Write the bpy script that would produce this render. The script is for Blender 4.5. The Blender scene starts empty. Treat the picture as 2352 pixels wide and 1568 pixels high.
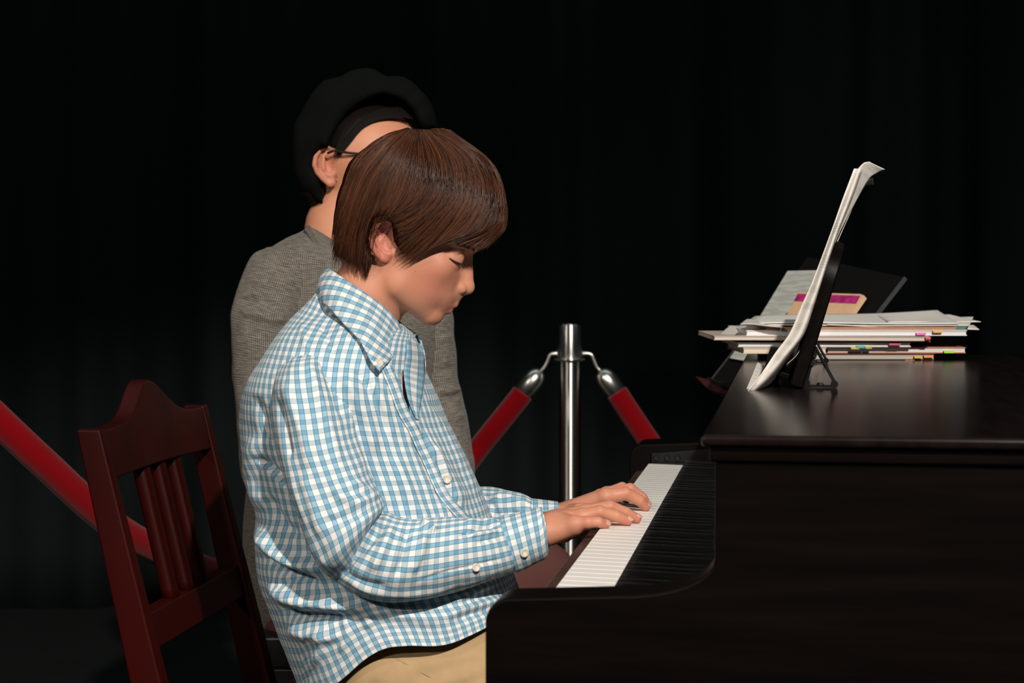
import bpy, bmesh, math, random
import numpy as np
from mathutils import Vector, Matrix

random.seed(7); RNG = np.random.RandomState(11)
SC = bpy.context.scene
COL = SC.collection

# ------------------------------------------------------------ camera
W_, H_, F_ = 2352.0, 1568.0, 4300.0
CAM = np.array([0.0, 0.0, 1.014])
YAW = math.atan(645.0 / F_); PITCH = math.atan(162.0 / F_)
FWD = np.array([-math.sin(YAW)*math.cos(PITCH), math.cos(YAW)*math.cos(PITCH), -math.sin(PITCH)])
RGT = np.array([math.cos(YAW), math.sin(YAW), 0.0])
UPV = np.cross(RGT, FWD)
cd = bpy.data.cameras.new('camera'); cam = bpy.data.objects.new('camera', cd); COL.objects.link(cam)
cd.sensor_width = 36.0; cd.lens = 36.0 * F_ / W_; cd.clip_start = 0.05
cam.matrix_world = Matrix(((RGT[0], UPV[0], -FWD[0], CAM[0]), (RGT[1], UPV[1], -FWD[1], CAM[1]), (RGT[2], UPV[2], -FWD[2], CAM[2]), (0, 0, 0, 1)))
cd.dof.use_dof = True; cd.dof.focus_distance = 2.12; cd.dof.aperture_fstop = 11.0
SC.camera = cam

def P(px, py, D):                      # a point of the place: pixel of the photo and distance in front of the lens
    return CAM + D * (FWD + RGT * ((px - 1176) / F_) + UPV * ((784 - py) / F_))
def onz(px, py, z):
    d = FWD + RGT * ((px - 1176) / F_) + UPV * ((784 - py) / F_)
    return CAM + d * ((z - CAM[2]) / d[2])
def proj(V):
    d = V - CAM
    D = d @ FWD
    return 1176 + F_ * (d @ RGT) / D, 784 - F_ * (d @ UPV) / D, D
D0 = 2.15; S0 = D0 / F_                # working frame of the figures: 1 unit = 0.5 mm
def FW(v):                             # frame -> world
    v = np.asarray(v, float)
    return CAM + FWD * D0 + np.multiply.outer(v[..., 0] - 1176, RGT * S0) + np.multiply.outer(784 - v[..., 1], UPV * S0) - np.multiply.outer(v[..., 2], FWD * S0)
def FP(px, py, D):                     # pixel+depth -> frame
    return np.array([1176 + (px - 1176) * D / D0, 784 + (py - 784) * D / D0, (D0 - D) / S0])
def q(px, py, c):
    return FP(px, py, D0 - c * S0)

# ------------------------------------------------------------ light
SC.view_settings.view_transform = 'Standard'; SC.view_settings.look = 'None'
SC.view_settings.exposure = 0.0; SC.view_settings.gamma = 1.0; SC.view_settings.use_curve_mapping = False
wd = bpy.data.worlds.new('world'); SC.world = wd; wd.use_nodes = True
wd.node_tree.nodes['Background'].inputs[0].default_value = (0.55, 0.75, 0.8, 1)
wd.node_tree.nodes['Background'].inputs[1].default_value = 0.014
def spot(name, cx, D, z, tx, tD, tz, power, col, size, ang, blend=0.6):
    l = bpy.data.lights.new(name, 'SPOT'); o = bpy.data.objects.new(name, l); COL.objects.link(o)
    fh = np.array([-math.sin(YAW), math.cos(YAW), 0])
    a = RGT * cx + fh * D + np.array([0, 0, z]); b = RGT * tx + fh * tD + np.array([0, 0, tz])
    o.location = a
    o.rotation_euler = (Vector(b) - Vector(a)).to_track_quat('-Z', 'Y').to_euler()
    l.energy = power; l.color = col; l.shadow_soft_size = size; l.spot_size = math.radians(ang); l.spot_blend = blend
    return o
spot('stage_light_key', 1.0, -1.2, 3.2, 0.05, 2.3, 0.85, 800, (1.0, 0.92, 0.84), 0.05, 32, 0.5)
spot('stage_light_front', -1.25, -1.3, 2.25, 0.15, 2.3, 0.9, 105, (1.0, 0.90, 0.80), 0.06, 34, 0.5)
spot('stage_light_fill', -2.7, -0.3, 2.6, 0.0, 2.3, 0.8, 110, (1.0, 0.88, 0.76), 0.12, 40, 0.6)

_l = bpy.data.lights.new('added_curtain_wash', 'AREA'); _o = bpy.data.objects.new('added_curtain_wash', _l); COL.objects.link(_o)  # added area lamp with no known source, lifts the black curtain a little
_l.shape = 'RECTANGLE'; _l.size = 5.0; _l.size_y = 0.5; _l.energy = 16; _l.color = (0.82, 1.0, 0.98)
_o.location = FWD * 4.0 + np.array([0, 0, 4.2]); _o.rotation_euler = (Vector(FWD * 5.6 + np.array([0, 0, 1.2])) - Vector(_o.location)).to_track_quat('-Z', 'Y').to_euler()

# ------------------------------------------------------------ materials
def newmat(name):
    m = bpy.data.materials.new(name); m.use_nodes = True
    nt = m.node_tree; b = nt.nodes['Principled BSDF']
    return m, nt, b
def mat(name, col, rough=0.5, metal=0.0, spec=0.5, noise=0.0, nscale=40, bump=0.0, bscale=200, coat=0.0, stretch=None, sheen=0.0, sss=0.0):
    m, nt, b = newmat(name)
    b.inputs['Base Color'].default_value = (*col, 1); b.inputs['Roughness'].default_value = rough
    b.inputs['Metallic'].default_value = metal; b.inputs['Specular IOR Level'].default_value = spec
    b.inputs['Coat Weight'].default_value = coat; b.inputs['Sheen Weight'].default_value = sheen
    if sss: b.inputs['Subsurface Weight'].default_value = sss; b.inputs['Subsurface Radius'].default_value = (0.01, 0.004, 0.002)
    L = nt.links
    if noise or bump:
        tc = nt.nodes.new('ShaderNodeTexCoord'); mp = nt.nodes.new('ShaderNodeMapping')
        if stretch: mp.inputs['Scale'].default_value = stretch
        L.new(tc.outputs['Object'], mp.inputs[0])
    if noise:
        n = nt.nodes.new('ShaderNodeTexNoise'); n.inputs['Scale'].default_value = nscale; n.inputs['Detail'].default_value = 5
        L.new(mp.outputs[0], n.inputs['Vector'])
        r = nt.nodes.new('ShaderNodeMapRange'); r.inputs[1].default_value = 0.3; r.inputs[2].default_value = 0.7
        r.inputs[3].default_value = 1 - noise; r.inputs[4].default_value = 1 + noise
        L.new(n.outputs[0], r.inputs[0])
        mx = nt.nodes.new('ShaderNodeMix'); mx.data_type = 'RGBA'; mx.blend_type = 'MULTIPLY'; mx.inputs[0].default_value = 1
        mx.inputs[6].default_value = (*col, 1); L.new(r.outputs[0], mx.inputs[7]); L.new(mx.outputs[2], b.inputs['Base Color'])
    if bump:
        n2 = nt.nodes.new('ShaderNodeTexNoise'); n2.inputs['Scale'].default_value = bscale; n2.inputs['Detail'].default_value = 4
        L.new(mp.outputs[0], n2.inputs['Vector'])
        bp = nt.nodes.new('ShaderNodeBump'); bp.inputs['Strength'].default_value = bump; bp.inputs['Distance'].default_value = 0.002
        L.new(n2.outputs[0], bp.inputs['Height']); L.new(bp.outputs[0], b.inputs['Normal'])
    return m

def math_node(nt, op, a, b=None, c=None):
    n = nt.nodes.new('ShaderNodeMath'); n.operation = op
    for i, v in enumerate((a, b, c)):
        if v is None: continue
        if isinstance(v, (int, float)): n.inputs[i].default_value = v
        else: nt.links.new(v, n.inputs[i])
    return n.outputs[0]

def plaid(name='checked_cotton'):
    m, nt, b = newmat(name); L = nt.links
    uv = nt.nodes.new('ShaderNodeUVMap'); uv.uv_map = 'UVMap'
    sp = nt.nodes.new('ShaderNodeSeparateXYZ'); L.new(uv.outputs[0], sp.inputs[0])
    Pp = 0.0115
    def band(x, lo, hi, w=0.03):
        f = math_node(nt, 'FRACT', math_node(nt, 'DIVIDE', x, Pp))
        d = math_node(nt, 'ABSOLUTE', math_node(nt, 'SUBTRACT', f, (lo + hi) / 2))
        r = nt.nodes.new('ShaderNodeMapRange'); r.interpolation_type = 'SMOOTHSTEP'
        r.inputs[1].default_value = (hi - lo) / 2 + w; r.inputs[2].default_value = (hi - lo) / 2 - w
        L.new(d, r.inputs[0]); return r.outputs[0]
    cur = None
    def mul(cur, fac, col):
        mx = nt.nodes.new('ShaderNodeMix'); mx.data_type = 'RGBA'; mx.blend_type = 'MULTIPLY'
        L.new(fac, mx.inputs[0])
        if cur is None: mx.inputs[6].default_value = (0.80, 0.775, 0.745, 1)
        else: L.new(cur, mx.inputs[6])
        mx.inputs[7].default_value = (*col, 1); return mx.outputs[2]
    u, v = sp.outputs[0], sp.outputs[1]
    cur = mul(cur, band(u, 0.25, 0.75), (0.34, 0.61, 0.79))
    cur = mul(cur, band(u, 0.285, 0.315, 0.022), (0.26, 0.34, 0.50))
    cur = mul(cur, band(u, 0.685, 0.715, 0.022), (0.26, 0.34, 0.50))
    cur = mul(cur, band(v, 0.26, 0.74), (0.58, 0.72, 0.80))
    cur = mul(cur, band(v, 0.27, 0.30, 0.02), (0.50, 0.58, 0.68))
    cur = mul(cur, band(v, 0.70, 0.73, 0.02), (0.50, 0.58, 0.68))
    L.new(cur, b.inputs['Base Color']); b.inputs['Roughness'].default_value = 0.8
    b.inputs['Specular IOR Level'].default_value = 0.25; b.inputs['Sheen Weight'].default_value = 0.08
    n2 = nt.nodes.new('ShaderNodeTexNoise'); n2.inputs['Scale'].default_value = 55; n2.inputs['Detail'].default_value = 3
    tc = nt.nodes.new('ShaderNodeTexCoord'); L.new(tc.outputs['Object'], n2.inputs['Vector'])
    bp = nt.nodes.new('ShaderNodeBump'); bp.inputs['Strength'].default_value = 0.35; bp.inputs['Distance'].default_value = 0.004
    L.new(n2.outputs[0], bp.inputs['Height']); L.new(bp.outputs[0], b.inputs['Normal'])
    return m

def knit(name, c1, c2):
    m, nt, b = newmat(name); L = nt.links
    uv = nt.nodes.new('ShaderNodeUVMap'); uv.uv_map = 'UVMap'
    mp = nt.nodes.new('ShaderNodeMapping'); mp.inputs['Scale'].default_value = (60, 420, 1); L.new(uv.outputs[0], mp.inputs[0])
    n = nt.nodes.new('ShaderNodeTexNoise'); n.inputs['Scale'].default_value = 1.0; n.inputs['Detail'].default_value = 5; n.inputs['Roughness'].default_value = 0.7
    L.new(mp.outputs[0], n.inputs['Vector'])
    sp = nt.nodes.new('ShaderNodeSeparateXYZ'); L.new(uv.outputs[0], sp.inputs[0])
    rib = math_node(nt, 'SINE', math_node(nt, 'MULTIPLY', sp.outputs[0], 2 * math.pi / 0.0030))
    row = math_node(nt, 'SINE', math_node(nt, 'MULTIPLY', sp.outputs[1], 2 * math.pi / 0.0034))
    h = math_node(nt, 'ADD', math_node(nt, 'MULTIPLY', rib, 0.17), math_node(nt, 'MULTIPLY', row, 0.08))
    t = math_node(nt, 'ADD', n.outputs[0], h)
    r = nt.nodes.new('ShaderNodeMapRange'); r.inputs[1].default_value = 0.22; r.inputs[2].default_value = 0.80; L.new(t, r.inputs[0])
    mx = nt.nodes.new('ShaderNodeMix'); mx.data_type = 'RGBA'; mx.inputs[6].default_value = (*c1, 1); mx.inputs[7].default_value = (*c2, 1)
    L.new(r.outputs[0], mx.inputs[0]); L.new(mx.outputs[2], b.inputs['Base Color'])
    b.inputs['Roughness'].default_value = 0.95; b.inputs['Specular IOR Level'].default_value = 0.1; b.inputs['Sheen Weight'].default_value = 0.1
    bp = nt.nodes.new('ShaderNodeBump'); bp.inputs['Strength'].default_value = 0.6; bp.inputs['Distance'].default_value = 0.0015
    L.new(h, bp.inputs['Height']); L.new(bp.outputs[0], b.inputs['Normal'])
    return m

def attrmat(name, col, c2, attr='tint', rough=0.5, sss=0.12, spec=0.35, bump=0.15):
    m, nt, b = newmat(name); L = nt.links
    at = nt.nodes.new('ShaderNodeAttribute'); at.attribute_name = attr
    mx = nt.nodes.new('ShaderNodeMix'); mx.data_type = 'RGBA'; mx.inputs[6].default_value = (*col, 1); mx.inputs[7].default_value = (*c2, 1)
    L.new(at.outputs['Fac'], mx.inputs[0])
    tc = nt.nodes.new('ShaderNodeTexCoord'); n = nt.nodes.new('ShaderNodeTexNoise'); n.inputs['Scale'].default_value = 28; n.inputs['Detail'].default_value = 4
    L.new(tc.outputs['Object'], n.inputs['Vector'])
    r = nt.nodes.new('ShaderNodeMapRange'); r.inputs[1].default_value = 0.3; r.inputs[2].default_value = 0.7; r.inputs[3].default_value = 0.0; r.inputs[4].default_value = 0.5
    L.new(n.outputs[0], r.inputs[0])
    m2 = nt.nodes.new('ShaderNodeMix'); m2.data_type = 'RGBA'; m2.blend_type = 'MULTIPLY'; L.new(r.outputs[0], m2.inputs[0]); L.new(mx.outputs[2], m2.inputs[6])
    m2.inputs[7].default_value = (1.0, 0.86, 0.83, 1) if sss else (0.8, 0.8, 0.8, 1)
    L.new(m2.outputs[2], b.inputs['Base Color']); b.inputs['Roughness'].default_value = rough; b.inputs['Specular IOR Level'].default_value = spec
    if sss:
        b.inputs['Subsurface Weight'].default_value = sss; b.inputs['Subsurface Radius'].default_value = (0.008, 0.003, 0.0015); b.inputs['Subsurface Scale'].default_value = 1.0
    if bump:
        n2 = nt.nodes.new('ShaderNodeTexNoise'); n2.inputs['Scale'].default_value = 900; L.new(tc.outputs['Object'], n2.inputs['Vector'])
        bp = nt.nodes.new('ShaderNodeBump'); bp.inputs['Strength'].default_value = bump; bp.inputs['Distance'].default_value = 0.0006
        L.new(n2.outputs[0], bp.inputs['Height']); L.new(bp.outputs[0], b.inputs['Normal'])
    return m

M = {}
M['wood'] = mat('dark_rosewood', (0.0026, 0.0015, 0.0012), 0.42, spec=0.075, noise=0.45, nscale=6, stretch=(1, 1, 14), bump=0.03, bscale=60)
M['woodtop'] = mat('dark_rosewood_top', (0.0075, 0.0045, 0.0042), 0.20, spec=0.32, noise=0.35, nscale=9, stretch=(8, 1, 1), bump=0.02, bscale=90)
M['slip'] = mat('dark_rosewood_keyslip', (0.045, 0.020, 0.015), 0.45, noise=0.2, nscale=12)
M['blackplastic'] = mat('black_plastic', (0.006, 0.006, 0.006), 0.45, spec=0.2, bump=0.05, bscale=500)
M['wkey'] = mat('ivory_key', (0.88, 0.86, 0.82), 0.32, spec=0.45)
M['bkey'] = mat('black_key', (0.007, 0.0075, 0.007), 0.22, spec=0.5, bump=0.06, bscale=800)
M['mahog'] = mat('mahogany', (0.026, 0.0014, 0.0008), 0.45, spec=0.14, noise=0.35, nscale=9, stretch=(1, 1, 0.25))
M['cushion'] = mat('burgundy_seat_fabric', (0.085, 0.030, 0.026), 0.9, spec=0.1, bump=0.3, bscale=500)
M['velvet'] = mat('red_velvet', (0.20, 0.0008, 0.004), 0.9, spec=0.05, sheen=0.15, bump=0.1, bscale=500)
M['steel'] = mat('brushed_steel', (0.75, 0.75, 0.70), 0.20, metal=1.0)
_nt = M['steel'].node_tree; _b = _nt.nodes['Principled BSDF']; _b.inputs['Anisotropic'].default_value = 0.93; _b.inputs['Roughness'].default_value = 0.34
_tg = _nt.nodes.new('ShaderNodeTangent'); _tg.direction_type = 'RADIAL'; _tg.axis = 'Z'; _nt.links.new(_tg.outputs[0], _b.inputs['Tangent']); _b.inputs['Anisotropic Rotation'].default_value = 0.25
M['steel2'] = mat('polished_steel', (0.75, 0.75, 0.70), 0.3, metal=1.0)
M['black_metal'] = mat('black_metal', (0.012, 0.012, 0.013), 0.25, metal=0.3)
M['curtain'] = mat('black_curtain', (0.014, 0.019, 0.0185), 0.95, spec=0.03, noise=0.2, nscale=3, stretch=(1, 1, 0.1))
M['floor'] = mat('stage_floor', (0.004, 0.004, 0.0045), 0.7, noise=0.3, nscale=4, bump=0.1, bscale=30)
M['bench'] = mat('black_vinyl', (0.010, 0.010, 0.011), 0.35, bump=0.15, bscale=120)
M['plaid'] = plaid()
M['button'] = mat('pearl_button', (0.60, 0.56, 0.47), 0.22, spec=0.6)
M['thread'] = mat('button_thread', (0.75, 0.75, 0.75), 0.8)
M['khaki'] = mat('khaki_twill', (0.42, 0.29, 0.155), 0.85, spec=0.15, noise=0.05, nscale=60, bump=0.08, bscale=1200)
M['mauve'] = mat('plum_trousers', (0.115, 0.048, 0.043), 0.9, spec=0.1, bump=0.2, bscale=600)
M['knit'] = knit('heather_knit', (0.024, 0.020, 0.016), (0.30, 0.275, 0.235))
M['felt'] = mat('black_felt', (0.0042, 0.0052, 0.0050), 0.95, spec=0.05, sheen=0.0, bump=0.4, bscale=400)
M['skin'] = attrmat('skin_boy', (0.54, 0.245, 0.155), (0.45, 0.10, 0.08))
M['skin2'] = attrmat('skin_woman', (0.62, 0.285, 0.17), (0.45, 0.12, 0.10))
M['nail'] = mat('nail', (0.60, 0.33, 0.26), 0.25, spec=0.5)
M['hair'] = attrmat('brown_hair', (0.026, 0.0085, 0.004), (0.150, 0.052, 0.022), rough=0.40, sss=0, spec=0.35, bump=0)
M['hair2'] = mat('black_hair', (0.0055, 0.0036, 0.0028), 0.6, spec=0.1)
M['haircap'] = mat('hair_underlayer', (0.022, 0.0075, 0.0038), 0.95, spec=0.02)
M['lash'] = mat('dark_lash', (0.018, 0.010, 0.008), 0.6)
M['eye'] = mat('eye', (0.10, 0.06, 0.045), 0.1)
M['glasses'] = mat('glasses_black', (0.010, 0.010, 0.010), 0.2)
M['paper'] = mat('paper', (0.74, 0.72, 0.68), 0.85, spec=0.2, noise=0.05, nscale=15)
M['cream'] = mat('cream_paper', (0.66, 0.57, 0.45), 0.85, spec=0.2, noise=0.08, nscale=15)
M['shoe'] = mat('shoe_leather', (0.03, 0.018, 0.012), 0.5)

# ------------------------------------------------------------ object helpers
def link(o, parent=None):
    COL.objects.link(o)
    if parent is not None: o.parent = parent
    return o
def tag(o, label=None, cat=None, group=None, kind=None):
    if label: o['label'] = label
    if cat: o['category'] = cat
    if group: o['group'] = group
    if kind: o['kind'] = kind
    return o
def empty(name, loc, label=None, cat=None, group=None):
    o = bpy.data.objects.new(name, None); o.empty_display_size = 0.05; COL.objects.link(o)
    o.location = [float(x) for x in loc]; tag(o, label, cat, group)
    return o
def place(o, parent, M0=None):
    """mesh data are in world coordinates; re-express them about the parent's origin"""
    if parent is not None:
        root = parent
        while root.parent is not None: root = root.parent
        o.data.transform(Matrix.Translation(-Vector(root.location)))
        o.parent = parent
def meshobj(name, V, Fc, material, parent=None, smooth=True, uv=None, attr=None, autosmooth=None):
    me = bpy.data.meshes.new(name)
    V = np.asarray(V, float)
    me.from_pydata([tuple(v) for v in V], [], [tuple(int(i) for i in f) for f in Fc] if not isinstance(Fc, np.ndarray) else Fc.tolist())
    if uv is not None:
        lay = me.uv_layers.new(name='UVMap')
        li = np.empty(len(me.loops), int); me.loops.foreach_get('vertex_index', li)
        if callable(uv): arr = uv(me, li)
        else: arr = np.asarray(uv)[li]
        lay.data.foreach_set('uv', np.asarray(arr, np.float32).ravel())
    if attr is not None:
        a = me.attributes.new('tint', 'FLOAT', 'POINT'); a.data.foreach_set('value', np.asarray(attr, np.float32))
    if smooth: me.polygons.foreach_set('use_smooth', [True] * len(me.polygons))
    me.update(); me.materials.append(material)
    o = bpy.data.objects.new(name, me); COL.objects.link(o); place(o, parent)
    if autosmooth: 
        md = o.modifiers.new('b', 'BEVEL'); md.width = autosmooth; md.segments = 2; md.limit_method = 'ANGLE'; md.harden_normals = False
    return o
class MB:
    def __init__(s): s.v = []; s.f = []
    def add(s, V, Fc):
        n = len(s.v); s.v += [tuple(v) for v in V]; s.f += [tuple(i + n for i in f) for f in Fc]; return s
    def hexa(s, c):      # 8 corners: bottom 4 ccw, top 4
        return s.add(c, [(0, 3, 2, 1), (4, 5, 6, 7), (0, 1, 5, 4), (1, 2, 6, 5), (2, 3, 7, 6), (3, 0, 4, 7)])
    def box(s, x0, x1, y0, y1, z0, z1, R=None, o=(0, 0, 0)):
        c = np.array([(x0, y0, z0), (x1, y0, z0), (x1, y1, z0), (x0, y1, z0), (x0, y0, z1), (x1, y0, z1), (x1, y1, z1), (x0, y1, z1)], float)
        if R is not None: c = c @ np.array(R).T
        return s.hexa(c + np.array(o))
    def tube(s, pts, r, n=10, cap=True):
        pts = np.array(pts, float); k = len(pts); r = np.broadcast_to(np.array(r, float), (k,))
        T = np.gradient(pts, axis=0); T /= np.linalg.norm(T, axis=1)[:, None] + 1e-12
        a = np.array([0, 0, 1.0]) if abs(T[0][2]) < 0.9 else np.array([1.0, 0, 0])
        V = []; 
        N = np.cross(T[0], a); N /= np.linalg.norm(N)
        for i in range(k):
            N = N - T[i] * (N @ T[i]); N /= np.linalg.norm(N); B = np.cross(T[i], N)
            for j in range(n):
                t = 2 * math.pi * j / n; V.append(pts[i] + r[i] * (N * math.cos(t) + B * math.sin(t)))
        Fc = [(i * n + j, i * n + (j + 1) % n, (i + 1) * n + (j + 1) % n, (i + 1) * n + j) for i in range(k - 1) for j in range(n)]
        if cap: Fc += [tuple(range(n))[::-1], tuple((k - 1) * n + j for j in range(n))]
        return s.add(V, Fc)
    def lathe(s, prof, c, axis=(0, 0, 1), n=32):
        ax = np.array(axis, float); ax /= np.linalg.norm(ax); a = np.array([1.0, 0, 0]) if abs(ax[0]) < 0.9 else np.array([0, 1.0, 0])
        N = np.cross(ax, a); N /= np.linalg.norm(N); B = np.cross(ax, N); V = []; k = len(prof)
        for r, h in prof:
            for j in range(n):
                t = 2 * math.pi * j / n; V.append(np.array(c) + ax * h + r * (N * math.cos(t) + B * math.sin(t)))
        Fc = [(i * n + j, i * n + (j + 1) % n, (i + 1) * n + (j + 1) % n, (i + 1) * n + j) for i in range(k - 1) for j in range(n)]
        Fc += [tuple(range(n))[::-1], tuple((k - 1) * n + j for j in range(n))]
        return s.add(V, Fc)
    def prism(s, poly, a, b):   # poly: 3d points (front), extruded by vector b-a
        n = len(poly); V = [np.array(p) + a for p in poly] + [np.array(p) + b for p in poly]
        Fc = [tuple(range(n))[::-1], tuple(range(n, 2 * n))] + [(i, (i + 1) % n, n + (i + 1) % n, n + i) for i in range(n)]
        return s.add(V, Fc)
    def build(s, name, m, parent=None, bevel=0.0, smooth=False):
        o = meshobj(name, s.v, s.f, m, parent, smooth=smooth)
        bm = bmesh.new(); bm.from_mesh(o.data); bmesh.ops.recalc_face_normals(bm, faces=bm.faces); bm.to_mesh(o.data); bm.free()
        if bevel:
            md = o.modifiers.new('bevel', 'BEVEL'); md.width = bevel; md.segments = 2; md.limit_method = 'ANGLE'
            for p in o.data.polygons: p.use_smooth = True
            md2 = o.modifiers.new('wn', 'WEIGHTED_NORMAL'); md2.keep_sharp = True
        return o

def cr(A, t):                          # Catmull-Rom through rows of A, t in [0, n-1]
    A = np.asarray(A, float); n = len(A); t = np.clip(np.asarray(t, float), 0, n - 1)
    i = np.minimum(t.astype(int), n - 2); f = (t - i)
    if A.ndim > 1: f = f[..., None]
    p1 = A[i]; p2 = A[i + 1]; p0 = np.where((i > 0)[..., None] if A.ndim > 1 else i > 0, A[np.maximum(i - 1, 0)], 2 * p1 - p2)
    p3 = np.where((i < n - 2)[..., None] if A.ndim > 1 else i < n - 2, A[np.minimum(i + 2, n - 1)], 2 * p2 - p1)
    return 0.5 * (2 * p1 + (p2 - p0) * f + (2 * p0 - 5 * p1 + 4 * p2 - p3) * f * f + (3 * p1 - p0 - 3 * p2 + p3) * f ** 3)

def cloft(st, nu, nv, sup=2.0, cap=(False, False)):
    """loft: each station (ax,ay,bx,by,D,h) is a ring whose outline passes the two contour points"""
    st = np.asarray(st, float)
    mids = np.array([(P(s[0], s[1], s[4]) + P(s[2], s[3], s[4])) / 2 for s in st])
    L = np.concatenate([[0], np.cumsum(np.linalg.norm(np.diff(mids, axis=0), axis=1))])
    ch = np.array([np.linalg.norm(P(a[0], a[1], a[4]) - P(b[0], b[1], b[4])) + np.linalg.norm(P(a[2], a[3], a[4]) - P(b[2], b[3], b[4])) for a, b in zip(st[:-1], st[1:])])
    CL = np.concatenate([[0], np.cumsum(ch)]); tt = np.interp(np.linspace(0, CL[-1], nv), CL, np.arange(len(st)))
    R = cr(st, tt)
    V = np.zeros((nv, nu, 3)); ph = np.linspace(0, 2 * math.pi, nu, endpoint=False)
    c_, s_ = np.cos(ph), np.sin(ph)
    cc = np.sign(c_) * np.abs(c_) ** (2 / sup); ss = np.sign(s_) * np.abs(s_) ** (2 / sup)
    fh = -FWD.copy()
    for k in range(nv):
        a = P(R[k, 0], R[k, 1], R[k, 4]); b = P(R[k, 2], R[k, 3], R[k, 4])
        V[k] = (a + b) / 2 + np.outer(cc, (a - b) / 2) + np.outer(ss, fh * R[k, 5])
    # uv in metres
    d = np.linalg.norm(np.roll(V, -1, axis=1) - V, axis=2); near = nu // 4
    cum = np.concatenate([np.zeros((nv, 1)), np.cumsum(d, axis=1)], axis=1)      # nu+1
    U = cum - cum[:, near:near + 1]
    dv = np.concatenate([np.zeros((1, nu)), np.cumsum(np.linalg.norm(np.diff(V, axis=0), axis=2), axis=0)], axis=0)
    Vn = dv[:, near]; vv = np.repeat(Vn[:, None], nu + 1, axis=1)
    return V, np.stack([U, vv], axis=2)

def gridfaces(nv, nu):
    i, j = np.meshgrid(np.arange(nv - 1), np.arange(nu), indexing='ij'); j2 = (j + 1) % nu
    return np.stack([i * nu + j, i * nu + j2, (i + 1) * nu + j2, (i + 1) * nu + j], axis=-1).reshape(-1, 4), i.ravel(), j.ravel()

def gridnormals(V):
    du = np.roll(V, -1, axis=1) - np.roll(V, 1, axis=1); dv = np.gradient(V, axis=0)
    N = np.cross(du, dv); N /= np.linalg.norm(N, axis=2)[..., None] + 1e-12
    c = V.mean(axis=1, keepdims=True)
    s = np.sign(np.sum(N * (V - c), axis=2).mean()); return N * s

def segdist(x, y, poly):
    best = np.full(x.shape, 1e9); tb = np.zeros(x.shape); sg = np.zeros(x.shape)
    n = len(poly) - 1
    for k in range(n):
        ax, ay = poly[k]; bx, by = poly[k + 1]; dx, dy = bx - ax, by - ay
        t = np.clip(((x - ax) * dx + (y - ay) * dy) / (dx * dx + dy * dy), 0, 1)
        d = np.hypot(x - ax - t * dx, y - ay - t * dy); m = d < best
        best = np.where(m, d, best); tb = np.where(m, (k + t) / n, tb)
        sg = np.where(m, np.sign((x - ax) * dy - (y - ay) * dx), sg)
    return best, tb, sg

def fold(V, folds, near=True):
    """cloth folds: (polyline, width, amplitude mm, mode) mode 'r' symmetric ridge, 's' step (steep on its left side)"""
    N = gridnormals(V); x, y, D = proj(V.reshape(-1, 3)); x = x.reshape(V.shape[:2]); y = y.reshape(V.shape[:2])
    fac = np.clip((-(N @ FWD)) * 3 + 0.3, 0, 1) if near else 1.0
    disp = np.zeros(V.shape[:2])
    for f in folds:
        pl, w, a = f[:3]; mode = f[3] if len(f) > 3 else 'r'
        pl = np.array(pl, float)
        if len(pl) > 2: pl = cr(pl, np.linspace(0, len(pl) - 1, 5 * (len(pl) - 1) + 1))
        d, t, sg = segdist(x, y, pl)
        tp = np.clip(t / 0.22, 0, 1) * np.clip((1 - t) / 0.22, 0, 1); tp = tp * tp * (3 - 2 * tp)
        if mode == 'r': disp += a * 0.001 * np.exp(-(d / w) ** 2) * tp
        else:
            s = d * sg; k = np.where(s > 0, np.exp(-(s / (w * 1.6)) ** 2), np.exp(-(s / (w * 0.28)) ** 2)); disp += a * 0.001 * k * tp
    return V + N * (disp * fac)[..., None]

def vnoise(V, scale, seed=0, stretch=None):
    r = np.random.RandomState(seed); out = np.zeros(V.shape[:-1])
    for i in range(14):
        k = r.normal(size=3) * scale; 
        if stretch is not None: k = k * np.array(stretch)
        out += np.sin(V @ k + r.uniform(0, 6.28))
    return out / 5.3

def loftobj(name, V, UV, m, parent, thick=0.0, swap=False, keep=None, caps=(False, False)):
    nv, nu = V.shape[:2]; Fc, fi, fj = gridfaces(nv, nu)
    if keep is not None:
        k = keep(V.reshape(-1, 3)[Fc].mean(axis=1)); Fc, fi, fj = Fc[k], fi[k], fj[k]
    UVl = np.stack([UV[fi, fj], UV[fi, fj + 1], UV[fi + 1, fj + 1], UV[fi + 1, fj]], axis=1).reshape(-1, 2)
    faces = Fc.tolist(); extra = []
    if caps[0]: extra.append(list(range(nu))[::-1])
    if caps[1]: extra.append([(nv - 1) * nu + j for j in range(nu)])
    if extra: UVl = np.concatenate([UVl] + [np.zeros((nu, 2))] * len(extra))
    if swap: UVl = UVl[:, ::-1]
    o = meshobj(name, V.reshape(-1, 3), faces + extra, m, parent, uv=lambda me, li: UVl)
    bm = bmesh.new(); bm.from_mesh(o.data); bmesh.ops.recalc_face_normals(bm, faces=bm.faces); bm.to_mesh(o.data); bm.free()
    if thick:
        md = o.modifiers.new('solid', 'SOLIDIFY'); md.thickness = thick; md.offset = -1
    return o

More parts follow.
